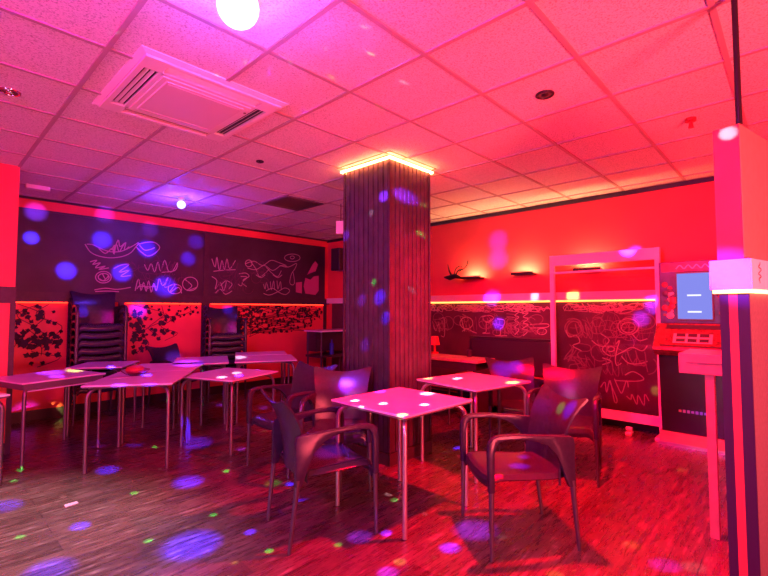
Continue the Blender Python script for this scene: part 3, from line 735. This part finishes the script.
# ------------------------------------------------------------------ right wall fittings
def sconce(y, z, label):
    t = thing('wall_washer', label, 'wall light', (XR, y, z), 0, 'slim wall washers on the right wall')
    MB().bb(-.140, -.126, -.16, .16, -.02, .016, bev=.003).build('cover', M['iron'], t)
    MB().bb(-.127, 0, -.15, .15, -.02, -.008).build('shelf', M['iron'], t)
    MB().bb(-.120, -.080, -.13, .13, -.006, .004).build('lamp', M['wash'], t)
sconce(3.46, 1.83, 'slim wall light behind the black iron wall ornament')
sconce(2.67, 1.845, 'slim wall light between the iron ornament and the clear screen')
sconce(1.84, 1.85, 'slim wall light seen above and through the framed clear screen')
orn = thing('wall_ornament', 'black iron twig ornament on the right wall beside the first wall light', 'ornament', (XR-.12, 3.74, 1.835))
MB().tube([(-.05, .16, .01), (-.06, .05, .0), (-.07, -.06, .02), (-.05, -.20, -.035)], [.012, .042, .034, .006], 10).build('body', M['iron'], orn, True)
MB().tube([(-.06, .02, .02), (-.08, .05, .10), (-.06, .09, .20)], [.016, .011, .004], 8).build('spike', M['iron'], orn, True)
MB().tube(smoothpts([(-.06, -.05, .03), (-.09, -.12, .10), (-.09, -.20, .11), (-.08, -.26, .17), (-.07, -.27, .24)], 6), .010, 8).build('twig', M['iron'], orn, True)
MB().tube(smoothpts([(-.06, -.02, .03), (-.09, -.08, .13), (-.09, -.16, .16), (-.09, -.18, .11), (-.09, -.13, .08)], 6), .008, 8).build('twig', M['iron'], orn, True)
MB().tube([(-.02, .0, 0), (.12, 0, 0)], .01, 8).build('bracket', M['iron'], orn, True)

# free-standing clear screen in a pale frame
fr = thing('clear_screen', 'tall clear screen in a pale lacquered frame standing before the right wall', 'screen', (5.48, 1.655, 0))
W, TOP = .60, 2.03
for s in (1, -1):
    MB().bb(-.028, .028, s*W-.052*(s > 0)-.0*(s < 0), s*W+.052*(s < 0), .0, TOP, bev=.004).build('post', M['frame_white'], fr)
    MB().bb(-.20, .20, s*(W-.03)-.03, s*(W-.03)+.03, 0, .035, bev=.005).build('foot', M['frame_white'], fr)
MB().bb(-.026, .026, -W+.05, W-.05, 1.90, TOP-.002, bev=.003).build('top_rail', M['frame_white'], fr)
MB().bb(-.02, .02, -W+.05, W-.05, 1.800, 1.824, bev=.003).build('cross_bar', M['frame_white'], fr)
MB().bb(-.026, .026, -W+.05, W-.05, .115, .215, bev=.003).build('bottom_rail', M['frame_white'], fr)
MB().bb(-.003, .003, -W+.05, W-.05, .215, 1.80).build('clear_sheet', M['sheet'], fr)
MB().bb(-.002, .002, -W+.05, W-.05, 1.824, 1.90).build('clear_sheet', M['sheet'], fr)
dw = thing('floor_stop', 'small pale wheel stop on the floor below the clear screen', 'stop', (5.36, 1.37, 0))
MB().bb(-.05, .05, -.03, .03, 0, .035, bev=.006).build('base', M['frame_white'], dw)
MB().cyl((0, 0, .065), .022, .06, rot=Matrix.Rotation(1.57, 4, 'X')).build('roller', M['frame_white'], dw, True)

# game machine
gm = thing('game_machine', 'tall dark game machine with a lit blue screen beside the clear screen', 'game machine', (5.38, .73, 0))
hwy = .315
MB().bb(-.14, .24, -hwy+.02, hwy+.02, 0, .13, bev=.006).build('base', M['pale_wood'], gm)
MB().bb(-.155, -.14, -hwy, hwy+.03, .0, .03).build('kick_trim', M['steel'], gm)
mb = MB(); mb.prism([(-.11, .13), (-.17, .90), (.24, .90), (.24, .13)], lambda x, z: (x, -hwy, z), (0, 2*hwy, 0), bev=.006)
mb.build('lower_cabinet', M['black_gloss'], gm)
mb = MB()
for k in range(7): mb.box((-.150+.0055*k, 0, .80-.055*k), (.012, .44, .012), bev=.002)
mb.build('grille', M['dark_trim'], gm)
for k in range(9):                          # a row of glowing marks running from red to blue
    y = .150-.0345*k; r_ = k/8
    mm = emis('glowing_mark', (1-.88*r_, .03+.03*r_, .08+.9*r_), .75)
    MB().box((-.132, y, .352), (.006, .024, .030 if k % 3 else .024), bev=.004).build('logo_mark', mm, gm)
mb = MB(); mb.prism([(-.20, .90), (-.275, .955), (-.265, .99), (-.06, 1.215), (.24, 1.215), (.24, .90)], lambda x, z: (x, -hwy-.015, z), (0, 2*hwy+.045, 0), bev=.006)
mb.build('console', M['art_red'], gm)
ang = math.atan2(.225, .205)
rotc = Matrix.Rotation(-ang, 4, 'Y')
def on_console(y, k, dx, dy, h, nm, m_):
    px_ = -.265 + .205*k; pz_ = .99 + .225*k
    MB().box((px_-.004, y, pz_+.004), (dx, dy, h), rot=rotc, bev=.002).build(nm, M[m_], gm)
on_console(.02, .36, .118, .32, .006, 'key_plate', 'key')
for j in range(2):
    for i in range(3): on_console(.115-.095*i, .27+.21*j, .040, .075, .016, 'button', 'dark_trim')
for y in (.22, -.19): on_console(y, .40, .10, .05, .010, 'side_button', 'art_red')
on_console(.0, .84, .05, .50, .008, 'upper_plate', 'dark_trim')
on_console(.0, .04, .012, .56, .01, 'console_trim', 'dark_trim')
MB().bb(-.05, .24, -hwy, hwy, 1.215, 1.85, bev=.008).build('upper_cabinet', M['art_blue'], gm)
MB().bb(-.062, -.05, -.145, .165, 1.245, 1.740, bev=.003).build('bezel', M['dark_trim'], gm)
MB().bb(-.066, -.060, -.130, .155, 1.262, 1.722).build('screen', M['screen'], gm)
mb = MB()
for z in (1.50, 1.335): mb.bb(-.069, -.064, -.045, .07, z-.008, z+.008)
mb.build('screen_text_bar', M['screen_bar'], gm)
mb = MB(); mb.bb(-.060, -.050, -.29, .29, 1.745, 1.835)
mb.build('header_panel', M['art_red'], gm)
mb = MB(); mb.ribbon(smoothpts([(.16-.035*i, 1.785 + (.022 if i % 2 else -.014)) for i in range(10)], 4), .012, lambda y, z: (-.0615, y, z))
mb.build('header_script', M['key'], gm)
rng = random.Random(4)
for m_, n in (('art_red', 16), ('logo_red', 0), ('key', 8), ('purple', 14)):
    if not n: continue
    for _ in range(n):
        MB().sph((-.051, rng.choice((.235, -.225))+rng.uniform(-.045, .045), rng.uniform(1.26, 1.7)), rng.uniform(.012, .035), .25, 1, 1, u=10, v=6).build('artwork', M[m_], gm, True)

# tall pale table beside the machine
ht = thing('high_table', 'tall pale wooden table with a thick top beside the game machine', 'table', (3.28, .34, 0))
MB().bb(0, .40, -.20, .21, .965, 1.087, bev=.003).build('tabletop', M['pale_wood'], ht)
MB().bb(-.004, .0, -.20, .17, 1.030, 1.036).build('drawer_gap', M['edge'], ht)
for x, y in ((.012, .034), (.33, -.16), (.012, -.19)):
    MB().bb(x, x+.05, y, y+.046, 0, .965, bev=.003).build('leg', M['pale_wood'], ht)

# striped pillar at the right edge
pa = R(-13)
pil = thing('pillar', 'striped pillar with a white textured band and glowing strip at the right picture edge', 'pillar', (2.390, .143, 0), pa)
L = 1.2
MB().bb(0, L, 0, .103, 0, 1.443).build('shaft', M['plaster_grey'], pil)
for y0, y1, m_ in ((-.001, .040, 'purple'), (.040, .070, 'red_panel'), (.070, .104, 'purple')):
    MB().bb(-.006, .0, y0, y1, 0, 1.439).build('stripe', M[m_], pil)
MB().bb(-.023, L, -.018, .133, 1.443, 1.573, bev=.004).build('stone_band', M['stone_white'], pil)
MB().bb(0, L, .011, .109, 1.573, 2.158, bev=.004).build('upper_box', M['warm_panel'], pil)
MB().bb(-.004, .0, .013, .107, 1.575, 2.154).build('end_panel', M['red_panel'], pil)
MB().bb(-.018, -.007, -.009, .124, 1.428, 1.443).build('light_strip', M['led_pillar'], pil)
MB().bb(-.009, L, -.016, -.006, 1.428, 1.443).build('light_strip', M['led_pillar'], pil)
rng = random.Random(9); mb = MB()
P = smoothpts([(rng.uniform(-.02, .02), -.045+.09*i/9) for i in range(10)], 4)
mb.ribbon(P, .005, lambda u, v_: (.07+u, -.0192, 1.515+v_))
mb.build('red_mark', M['red_vinyl'], pil)
MB().tube([(.016, .016, 2.158), (.016, .016, CEIL)], .012, 12).build('conduit', M['iron'], pil, True)

# ------------------------------------------------------------------ right background furniture
bq = thing('banquette', 'dark padded banquette bench against the chalkboard right of the column', 'bench', (5.42, 2.86, 0))
MB().bb(-.28, .21, -.55, .58, .12, .40, bev=.01).build('base', M['black'], bq)
MB().bb(-.31, .12, -.57, .60, .40, .49, bev=.025).build('seat', M['red_vinyl'], bq)
MB().bb(.10, .20, -.57, .60, .49, .95, bev=.02).build('backrest', M['vinyl'], bq)
MB().bb(.09, .21, -.58, .61, .95, .975, bev=.005).build('top_rail', M['vinyl'], bq)
lt = thing('long_table', 'long dark-sided table with a red-lit top behind the column', 'table', (4.93, 3.48, 0))
MB().bb(-.22, .22, -.62, .80, .695, .73, bev=.004).build('tabletop', M['pale_wood'], lt)
mb = MB(); mb.bb(-.20, -.175, -.58, .76, .60, .695); mb.bb(.175, .20, -.58, .76, .60, .695)
mb.build('apron', M['dark_trim'], lt)
for y in (-.58, .72): MB().bb(-.19, .19, y, y+.04, 0, .60).build('leg', M['dark_trim'], lt)
st = thing('low_stool', 'low red-topped stool under the long table behind the column', 'stool', (4.50, 3.28, 0))
MB().box((0, 0, .455), (.34, .60, .05), bev=.015).build('seat', M['red_vinyl'], st)
for sx in (1, -1):
    for sy in (1, -1): MB().tube([(sx*.14, sy*.25, .004), (sx*.13, sy*.24, .43)], .014, 10).build('leg', M['leg_dark'], st, True)
lp = thing('table_lamp', 'small red table lamp on the long table beside the column', 'lamp', (5.12, 3.80, .73))
MB().cyl((0, 0, .012), .055, .024).build('base', M['red_vinyl'], lp, True)
MB().cyl((0, 0, .075), .016, .12).build('stem', M['red_vinyl'], lp, True)
MB().cyl((0, 0, .185), .072, .12, .050).build('lamp_shade', M['red_panel'], lp, True)
cu = thing('cup', 'small dark cup on the long table behind the column', 'cup', (5.08, 3.20, .73))
MB().cyl((0, 0, .045), .030, .09, .036).build('body', M['dark_trim'], cu, True)
MB().tube([(.034, 0, .07), (.062, 0, .06), (.062, 0, .03), (.032, 0, .02)], .006, 8).build('handle', M['dark_trim'], cu, True)

# ------------------------------------------------------------------ far corner
ct = thing('high_counter', 'dark counter with a pale top in the far corner left of the column', 'counter', (5.05, 6.2, 0))
MB().bb(-.26, .58, -.25, .25, .965, .99, bev=.003).build('counter_top', M['laminate'], ct)
MB().bb(-.22, .54, -.05, .22, .62, .965).build('body', M['dark_trim'], ct)
MB().bb(-.24, .56, -.22, .22, .52, .56).build('shelf', M['dark_trim'], ct)
for x, y in ((-.22, -.2), (.52, -.2), (-.22, .18), (.52, .18)): MB().tube([(x, y, .0), (x, y, .965)], .018, 10).build('leg', M['leg_dark'], ct, True)
b_ = thing('bottle', 'blue bottle standing on the shelf of the dark corner counter', 'bottle', (5.12, 6.07, .56))
M['blue_glass'] = pbr('blue_glaze', (.03, .05, .5), .2)
MB().cyl((0, 0, .10), .038, .20).build('body', M['blue_glass'], b_, True)
MB().cyl((0, 0, .23), .016, .06).build('neck', M['blue_glass'], b_, True)
sp = thing('wall_speaker', 'dark loudspeaker high on the wall in the far corner left of the column', 'speaker', (5.50, 6.30, 2.30))
MB().box((0, 0, 0), (.24, .24, .42), bev=.012).build('cabinet', M['black'], sp)
MB().box((-.123, 0, 0), (.006, .20, .38), bev=.002).build('grille', M['dark_trim'], sp)
MB().box((.15, 0, 0), (.06, .06, .06)).build('bracket', M['iron'], sp)
# paper scraps on the floor
def scrap(x, y, s, a, label):
    mb = MB(); mb.prism([(-s, -s*.5), (s*.8, -s*.6), (s, s*.4), (-s*.7, s*.6)], lambda u, v_: (u*math.cos(a)-v_*math.sin(a), u*math.sin(a)+v_*math.cos(a), 0), (0, 0, .003))
    o = mb.build('paper_scrap', M['chalk']); o.location = (x, y, .0005); tag(o, label, 'scrap', 'paper scraps on the floor')
scrap(.80, 3.74, .045, .2, 'small pale paper scrap on the floor below the left tables')
scrap(3.50, 2.32, .04, .9, 'small pale paper scrap on the floor right of the column')
SPOTS = [
    ((1.175, 4.305, 0.000), 'b', 0.090, 2.00, 0),
    ((0.764, 3.332, 0.000), 'b', 0.060, 2.40, 0),
    ((0.486, 4.041, 0.000), 'b', 0.100, 1.60, 0),
    ((0.536, 2.892, 0.000), 'b', 0.120, 1.60, 0),
    ((1.051, 2.591, 0.000), 'b', 0.050, 2.00, 0),
    ((1.144, 2.599, 0.000), 'b', 0.170, 2.40, 0),
    ((1.528, 3.549, 0.000), 'b', 0.120, 2.00, 0),
    ((0.666, 4.849, 0.000), 'g', 0.035, 3.00, 0),
    ((0.594, 4.576, 0.000), 'g', 0.040, 1.40, 0),
    ((1.681, 4.677, 0.000), 'g', 0.040, 2.00, 0),
    ((1.166, 3.631, 0.000), 'g', 0.040, 2.40, 0),
    ((0.484, 3.436, 0.000), 'g', 0.035, 2.00, 0),
    ((0.991, 2.828, 0.000), 'g', 0.035, 2.40, 0),
    ((0.790, 3.930, 0.000), 'p', 0.034, 0.66, 0),
    ((1.058, 3.992, 0.000), 'p', 0.022, 0.39, 0),
    ((1.486, 4.008, 0.000), 'p', 0.022, 0.33, 0),
    ((1.848, 3.553, 0.000), 'g', 0.040, 2.60, 0),
    ((1.404, 2.866, 0.000), 'g', 0.035, 2.60, 0),
    ((1.418, 2.215, 0.000), 'g', 0.035, 2.00, 0),
    ((1.228, 2.246, 0.000), 'y', 0.026, 0.55, 0),
    ((1.725, 1.980, 0.000), 'g', 0.035, 1.00, 0),
    ((1.455, 2.485, 0.000), 'b', 0.040, 2.00, 0),
    ((2.055, 2.928, 0.000), 'b', 0.040, 2.00, 0),
    ((1.859, 2.553, 0.000), 'b', 0.120, 2.00, 0),
    ((1.874, 1.952, 0.000), 'v', 0.080, 0.84, 0),
    ((2.023, 4.504, 0.000), 'b', 0.150, 1.20, 0),
    ((2.231, 3.999, 0.000), 'v', 0.050, 0.84, 0),
    ((3.703, 2.473, 0.000), 'b', 0.050, 2.00, 0),
    ((2.141, 1.489, 0.000), 'b', 0.060, 2.00, 0),
    ((2.417, 1.494, 0.000), 'v', 0.130, 0.98, 0),
    ((2.454, 1.332, 0.000), 'w', 0.038, 0.19, 0),
    ((1.840, 1.606, 0.000), 'y', 0.045, 0.44, 0),
    ((2.394, 2.144, 0.000), 'g', 0.040, 0.80, 0),
    ((2.374, 1.850, 0.000), 'p', 0.030, 0.22, 0),
    ((2.015, 1.870, 0.000), 'b', 0.040, 2.00, 0),
    ((1.723, 1.586, 0.000), 'v', 0.060, 1.40, 0),
    ((3.330, 1.427, 0.000), 'o', 0.045, 0.33, 0),
    ((2.296, 0.949, 0.000), 'y', 0.053, 0.28, 0),
    ((2.864, 0.445, 0.000), 'w', 0.068, 0.22, 0),
    ((2.784, 0.557, 0.000), 'v', 0.070, 0.70, 0),
    ((4.494, 0.761, 0.000), 'o', 0.053, 0.33, 0),
    ((2.886, 0.740, 0.000), 'o', 0.060, 0.28, 0),
    ((1.815, 5.747, 0.000), 'b', 0.070, 1.80, 0),
    ((1.761, 7.112, 0.000), 'b', 0.060, 2.00, 0),
    ((2.836, 6.243, 0.000), 'g', 0.060, 1.80, 0),
    ((3.031, 6.036, 0.000), 'v', 0.060, 1.12, 0),
    ((2.762, 5.008, 0.000), 'b', 0.060, 2.00, 0),
    ((3.345, 5.420, 0.000), 'v', 0.070, 0.98, 0),
    ((2.730, 4.396, 0.000), 'y', 0.030, 0.55, 0),
    ((2.020, 4.762, 0.000), 'b', 0.080, 1.60, 0),
    ((4.288, 1.544, 0.000), 'v', 0.050, 1.12, 0),
    ((3.047, 1.218, 0.000), 'v', 0.040, 0.70, 0),
    ((2.105, 2.246, 0.735), 'w', 0.035, 1.60, 0),
    ((2.166, 2.038, 0.735), 'w', 0.035, 1.60, 0),
    ((2.329, 1.819, 0.735), 'w', 0.035, 1.60, 0),
    ((2.647, 2.039, 0.735), 'w', 0.060, 1.40, 0),
    ((2.019, 1.743, 0.735), 'y', 0.040, 1.00, 0),
    ((1.998, 2.084, 0.735), 'w', 0.030, 0.80, 0),
    ((2.465, 2.351, 0.735), 'v', 0.040, 0.80, 0),
    ((3.407, 2.280, 0.735), 'w', 0.050, 1.20, 0),
    ((3.545, 1.810, 0.735), 'y', 0.060, 1.50, 0),
    ((3.227, 2.473, 0.735), 'y', 0.050, 1.00, 0),
    ((2.210, 5.200, 0.735), 'v', 0.150, 1.00, 0),
    ((2.952, 5.353, 0.735), 'w', 0.100, 1.00, 0),
    ((2.536, 6.365, 0.735), 'v', 0.120, 0.80, 0),
    ((2.063, 4.079, 0.735), 'w', 0.060, 1.00, 0),
    ((2.303, 4.233, 0.735), 'w', 0.060, 1.00, 0),
    ((1.161, 5.453, 0.735), 'y', 0.090, 1.20, 0),
    ((0.954, 5.461, 0.735), 'v', 0.100, 1.00, 0),
    ((0.943, 5.087, 0.735), 'v', 0.060, 0.80, 0),
    ((1.205, 4.159, 0.735), 'v', 0.050, 1.00, 0),
    ((1.377, 3.976, 0.735), 'b', 0.050, 1.20, 0),
    ((0.960, 6.860, 2.238), 'b', 0.072, 1.10, 0),
    ((1.328, 6.860, 1.853), 'b', 0.101, 1.10, 0),
    ((1.719, 6.860, 2.301), 'b', 0.108, 1.10, 0),
    ((2.289, 6.860, 2.235), 'b', 0.115, 1.10, 0),
    ((1.973, 6.860, 1.866), 'b', 0.115, 1.32, 0),
    ((2.551, 6.860, 1.692), 'b', 0.144, 1.32, 0),
    ((2.882, 6.860, 2.139), 'b', 0.101, 0.99, 0),
    ((3.000, 6.860, 2.417), 'b', 0.108, 0.55, 0),
    ((0.999, 6.860, 2.568), 'v', 0.108, 0.44, 0),
    ((1.745, 6.860, 2.648), 'v', 0.108, 0.44, 0),
    ((2.322, 6.860, 2.532), 'v', 0.108, 0.44, 0),
    ((2.191, 6.860, 1.350), 'b', 0.108, 0.77, 0),
    ((1.496, 6.860, 1.286), 'b', 0.072, 0.77, 0),
    ((3.554, 6.860, 1.332), 'b', 0.086, 0.55, 0),
    ((5.620, 3.670, 2.300), 'v', 0.140, 0.49, 0),
    ((5.620, 3.069, 2.341), 'v', 0.140, 0.49, 0),
    ((5.620, 3.072, 2.085), 'v', 0.140, 0.56, 0),
    ((5.620, 3.159, 1.535), 'b', 0.110, 0.91, 0),
    ((5.620, 2.033, 1.526), 'y', 0.100, 0.70, 0),
    ((5.620, 2.524, 1.523), 'w', 0.070, 0.35, 0),
    ((5.620, 1.350, 2.017), 'v', 0.080, 0.91, 0),
    ((5.620, 1.165, 1.408), 'v', 0.090, 0.84, 0),
    ((5.620, 3.070, 1.168), 'b', 0.080, 0.84, 0),
    ((5.620, 1.170, 0.472), 'y', 0.060, 0.42, 0),
    ((5.620, 1.297, 1.262), 'v', 0.080, 0.70, 0),
    ((5.620, 4.059, 2.211), 'v', 0.120, 0.42, 0),
    ((2.870, 2.813, 1.609), 'g', 0.035, 1.30, 0),
    ((2.870, 2.737, 1.471), 'b', 0.060, 1.30, 0),
    ((2.870, 2.664, 1.283), 'b', 0.050, 1.00, 0),
    ((2.870, 2.853, 2.252), 'w', 0.040, 0.40, 0),
    ((2.870, 3.212, 2.079), 'v', 0.050, 0.90, 0),
    ((2.870, 2.929, 1.030), 'v', 0.050, 0.50, 0),
    ((2.870, 2.970, 1.447), 'v', 0.050, 0.50, 0),
    ((3.319, 2.620, 2.085), 'g', 0.035, 1.20, 0),
    ((3.368, 2.620, 2.376), 'y', 0.030, 0.60, 0),
    ((3.181, 2.620, 1.540), 'w', 0.030, 0.50, 0),
    ((2.560, 2.860, 0.720), 'b', 0.050, 1.30, 0),
    ((2.620, 2.800, 0.760), 'v', 0.120, 0.50, 0),
    ((2.800, 1.060, 0.700), 'g', 0.050, 1.00, 0),
    ((2.720, 0.980, 0.720), 'b', 0.060, 1.00, 0),
    ((2.500, 1.250, 0.440), 'b', 0.050, 1.20, 0),
    ((4.300, 2.170, 0.780), 'b', 0.070, 1.20, 0),
    ((4.220, 2.270, 0.740), 'b', 0.080, 1.00, 0),
    ((1.620, 2.600, 0.830), 'g', 0.050, 0.90, 0),
    ((1.900, 2.250, 0.440), 'v', 0.100, 0.50, 0),
    ((2.400, 0.190, 2.125), 'w', 0.035, 0.80, 0),
    ((2.400, 0.190, 1.500), 'v', 0.100, 1.00, 0),
    ((1.163, 1.286, 2.755), 'w', 0.022, 0.50, 0),
    ((1.388, 1.320, 2.755), 'y', 0.022, 0.50, 0),
    ((1.477, 1.514, 2.755), 'w', 0.022, 0.50, 0),
    ((1.660, 1.654, 2.755), 'y', 0.022, 0.70, 0),
    ((1.458, 1.796, 2.755), 'w', 0.022, 0.40, 0),
    ((1.665, 1.993, 2.755), 'y', 0.022, 0.70, 0),
    ((1.416, 2.046, 2.755), 'w', 0.022, 0.50, 0),
    ((1.390, 2.231, 2.755), 'v', 0.022, 0.60, 0),
    ((1.231, 2.228, 2.755), 'w', 0.022, 0.60, 0),
    ((1.187, 2.471, 2.755), 'w', 0.022, 0.40, 0),
    ((0.961, 2.267, 2.755), 'v', 0.022, 0.50, 0),
    ((0.639, 2.471, 2.755), 'w', 0.022, 0.40, 0),
    ((0.224, 2.298, 2.755), 'y', 0.022, 0.50, 0),
    ((0.369, 1.973, 2.755), 'w', 0.022, 0.40, 0),
    ((2.013, 1.719, 2.755), 'w', 0.022, 0.50, 0),
    ((2.169, 2.055, 2.755), 'y', 0.022, 0.50, 0),
    ((1.832, 2.490, 2.755), 'v', 0.022, 0.50, 0),
    ((0.225, 2.702, 2.755), 'v', 0.022, 0.40, 0),
    ((1.814, 5.411, 2.755), 'b', 0.050, 1.00, 1),
    ((1.664, 5.163, 2.755), 'b', 0.050, 1.00, 1),
    ((1.950, 5.155, 2.755), 'w', 0.050, 0.60, 1),
    ((1.920, 4.885, 2.755), 'b', 0.050, 1.00, 1),
    ((2.081, 4.679, 2.755), 'v', 0.050, 0.80, 1),
    ((2.341, 4.974, 2.755), 'b', 0.050, 0.80, 1),
    ((1.537, 5.565, 2.755), 'b', 0.050, 0.80, 1),
    ((2.637, 4.872, 2.755), 'v', 0.050, 0.60, 1),
]
# ------------------------------------------------------------------ lights
def light(kind, name, loc, col, energy, size=.1, target=None, **kw):
    l = bpy.data.lights.new(name, kind); l.color = col; l.energy = energy
    if kind == 'AREA': l.shape = 'DISK'; l.size = size
    else: l.shadow_soft_size = size
    for k, v in kw.items(): setattr(l, k, v)
    o = bpy.data.objects.new(name, l); COL.objects.link(o); o.location = loc
    if target is not None:
        o.rotation_euler = (Vector(target)-Vector(loc)).to_track_quat('-Z', 'Y').to_euler()
    return o
RED = (1, 0, .016)
def down(name, loc, col, e, ang, r=.04, tgt=None):
    return light('SPOT', name, loc, col, e, r, tgt or (loc[0], loc[1], 0), spot_size=R(ang), spot_blend=.6)
down('red_downlight', (2.751, 1.146, 2.735), RED, 2200, 140, tgt=(3.75, 1.15, 0))
down('white_downlight', (.373, 3.628, 2.735), (1, .84, .90), 800, 80, tgt=(-.3, 3.15, 0))
light('AREA', 'red_fill', (4.7, -1.7, 2.5), RED, 100, .5, (4.9, 2.4, 1.6))  # added red fill with no visible source, keeps the right wall lit
light('AREA', 'red_fill', (-1.9, 2.2, 2.5), RED, 50, .5, (2.2, 6.6, 1.9))  # added red fill with no visible source, for pier and left wall
light('AREA', 'ceiling_fill', (.9, -2.0, .8), (1, .08, .11), 160, .8, (3.4, 2.6, 2.755), spread=R(110))  # added unseen lamp aimed up to brighten the ceiling
light('AREA', 'magenta_fill', (-.9, .9, 2.55), (1, 0, .7), 110, .4, (2.8, 3.0, .5))  # added unseen lamp, tints the tables and the column's left face magenta
light('AREA', 'white_fill', (-2.3, 1.2, 1.5), (.85, .62, .80), 9, .6, (2.0, 2.5, .7), spread=R(80))
light('AREA', 'violet_fill', (-2.2, 1.5, 1.0), (.50, .08, .45), 52, .6, (1.6, 4.5, 2.755))  # added unseen lamp, colours the left part of the ceiling

# the party lights throw a scatter of coloured spots
def party_beam(name, src, spots, strength):
    l = bpy.data.lights.new(name, 'POINT'); l.energy = strength; l.shadow_soft_size = 0
    l.use_nodes = True; nt = l.node_tree
    for n in list(nt.nodes): nt.nodes.remove(n)
    out = nt.nodes.new('ShaderNodeOutputLight'); em = nt.nodes.new('ShaderNodeEmission')
    nt.links.new(em.outputs[0], out.inputs[0])
    tc = nt.nodes.new('ShaderNodeTexCoord')
    acc = None
    for (P, c, r, s, k) in spots:
        d = Vector(P)-Vector(src); dist = d.length; d.normalize()
        grazing = abs(P[2]-CEIL) < .01
        ro = r/dist*(.5 if grazing else .85)
        if P[2] < .01: ro = r/dist*.75
        dp = nt.nodes.new('ShaderNodeVectorMath'); dp.operation = 'DOT_PRODUCT'
        nt.links.new(tc.outputs['Normal'], dp.inputs[0]); dp.inputs[1].default_value = d*SIGN
        mr = nt.nodes.new('ShaderNodeMapRange'); mr.interpolation_type = 'SMOOTHSTEP'
        soft = .02 if c in 'bv' else .45
        mr.inputs['From Min'].default_value = math.cos(ro*(1.55 if c in 'bv' else 1.2)); mr.inputs['From Max'].default_value = math.cos(ro*soft)
        nt.links.new(dp.outputs['Value'], mr.inputs['Value'])
        v = nt.nodes.new('ShaderNodeVectorMath'); v.operation = 'SCALE'
        cc = SPOTCOL[c]; gain = s*dist*dist*(1.0 if not grazing else .5)
        v.inputs[0].default_value = (cc[0]*gain, cc[1]*gain, cc[2]*gain)
        nt.links.new(mr.outputs['Result'], v.inputs['Scale'])
        if acc is None: acc = v
        else:
            ad = nt.nodes.new('ShaderNodeVectorMath'); ad.operation = 'ADD'
            nt.links.new(acc.outputs[0], ad.inputs[0]); nt.links.new(v.outputs[0], ad.inputs[1]); acc = ad
    nt.links.new(acc.outputs[0], em.inputs['Color']); em.inputs['Strength'].default_value = 1
    o = bpy.data.objects.new(name, l); COL.objects.link(o); o.location = src
SIGN = 1
SPOTCOL = {'b': (.05, .03, 1.9), 'g': (.04, .9, .10), 'v': (.28, .04, 1.35), 'w': (.8, .65, .8), 'y': (.7, .8, .15), 'p': (.9, .5, .6), 'o': (.9, .45, .08)}
SRC = (.913, 1.719, 2.50)
party_beam('party_light_beams', SRC, [s for s in SPOTS if s[4] == 0], 330)
party_beam('far_party_light_beams', (2.237, 5.565, 2.60), [s for s in SPOTS if s[4] == 1], 160)
light('POINT', 'party_light_glow', (.913, 1.719, 2.48), (.30, .10, 1), 18, .03)
light('POINT', 'far_party_light_glow', (2.24, 5.565, 2.60), (.10, .03, 1), 45, .03)

w = bpy.data.worlds.new('room_world'); S.world = w; w.use_nodes = True
w.node_tree.nodes['Background'].inputs[0].default_value = (.02, .002, .006, 1)

# ------------------------------------------------------------------ camera
cam = bpy.data.cameras.new('camera'); cam.sensor_width = 36; cam.lens = 440.25*36/768; cam.clip_start = .05
co = bpy.data.objects.new('camera', cam); COL.objects.link(co)
co.location = (0, 0, 1.36); co.rotation_euler = (math.pi/2 + .04837, 0, .75264 - math.pi/2)
S.camera = co
S.view_settings.view_transform = 'Standard'; S.view_settings.look = 'None'
S.view_settings.exposure = -.12; S.view_settings.gamma = 1; S.view_settings.use_curve_mapping = False
try:
    S.cycles.use_denoising = True
    S.cycles.max_bounces = 6; S.cycles.diffuse_bounces = 4; S.cycles.sample_clamp_indirect = 6
except Exception: pass
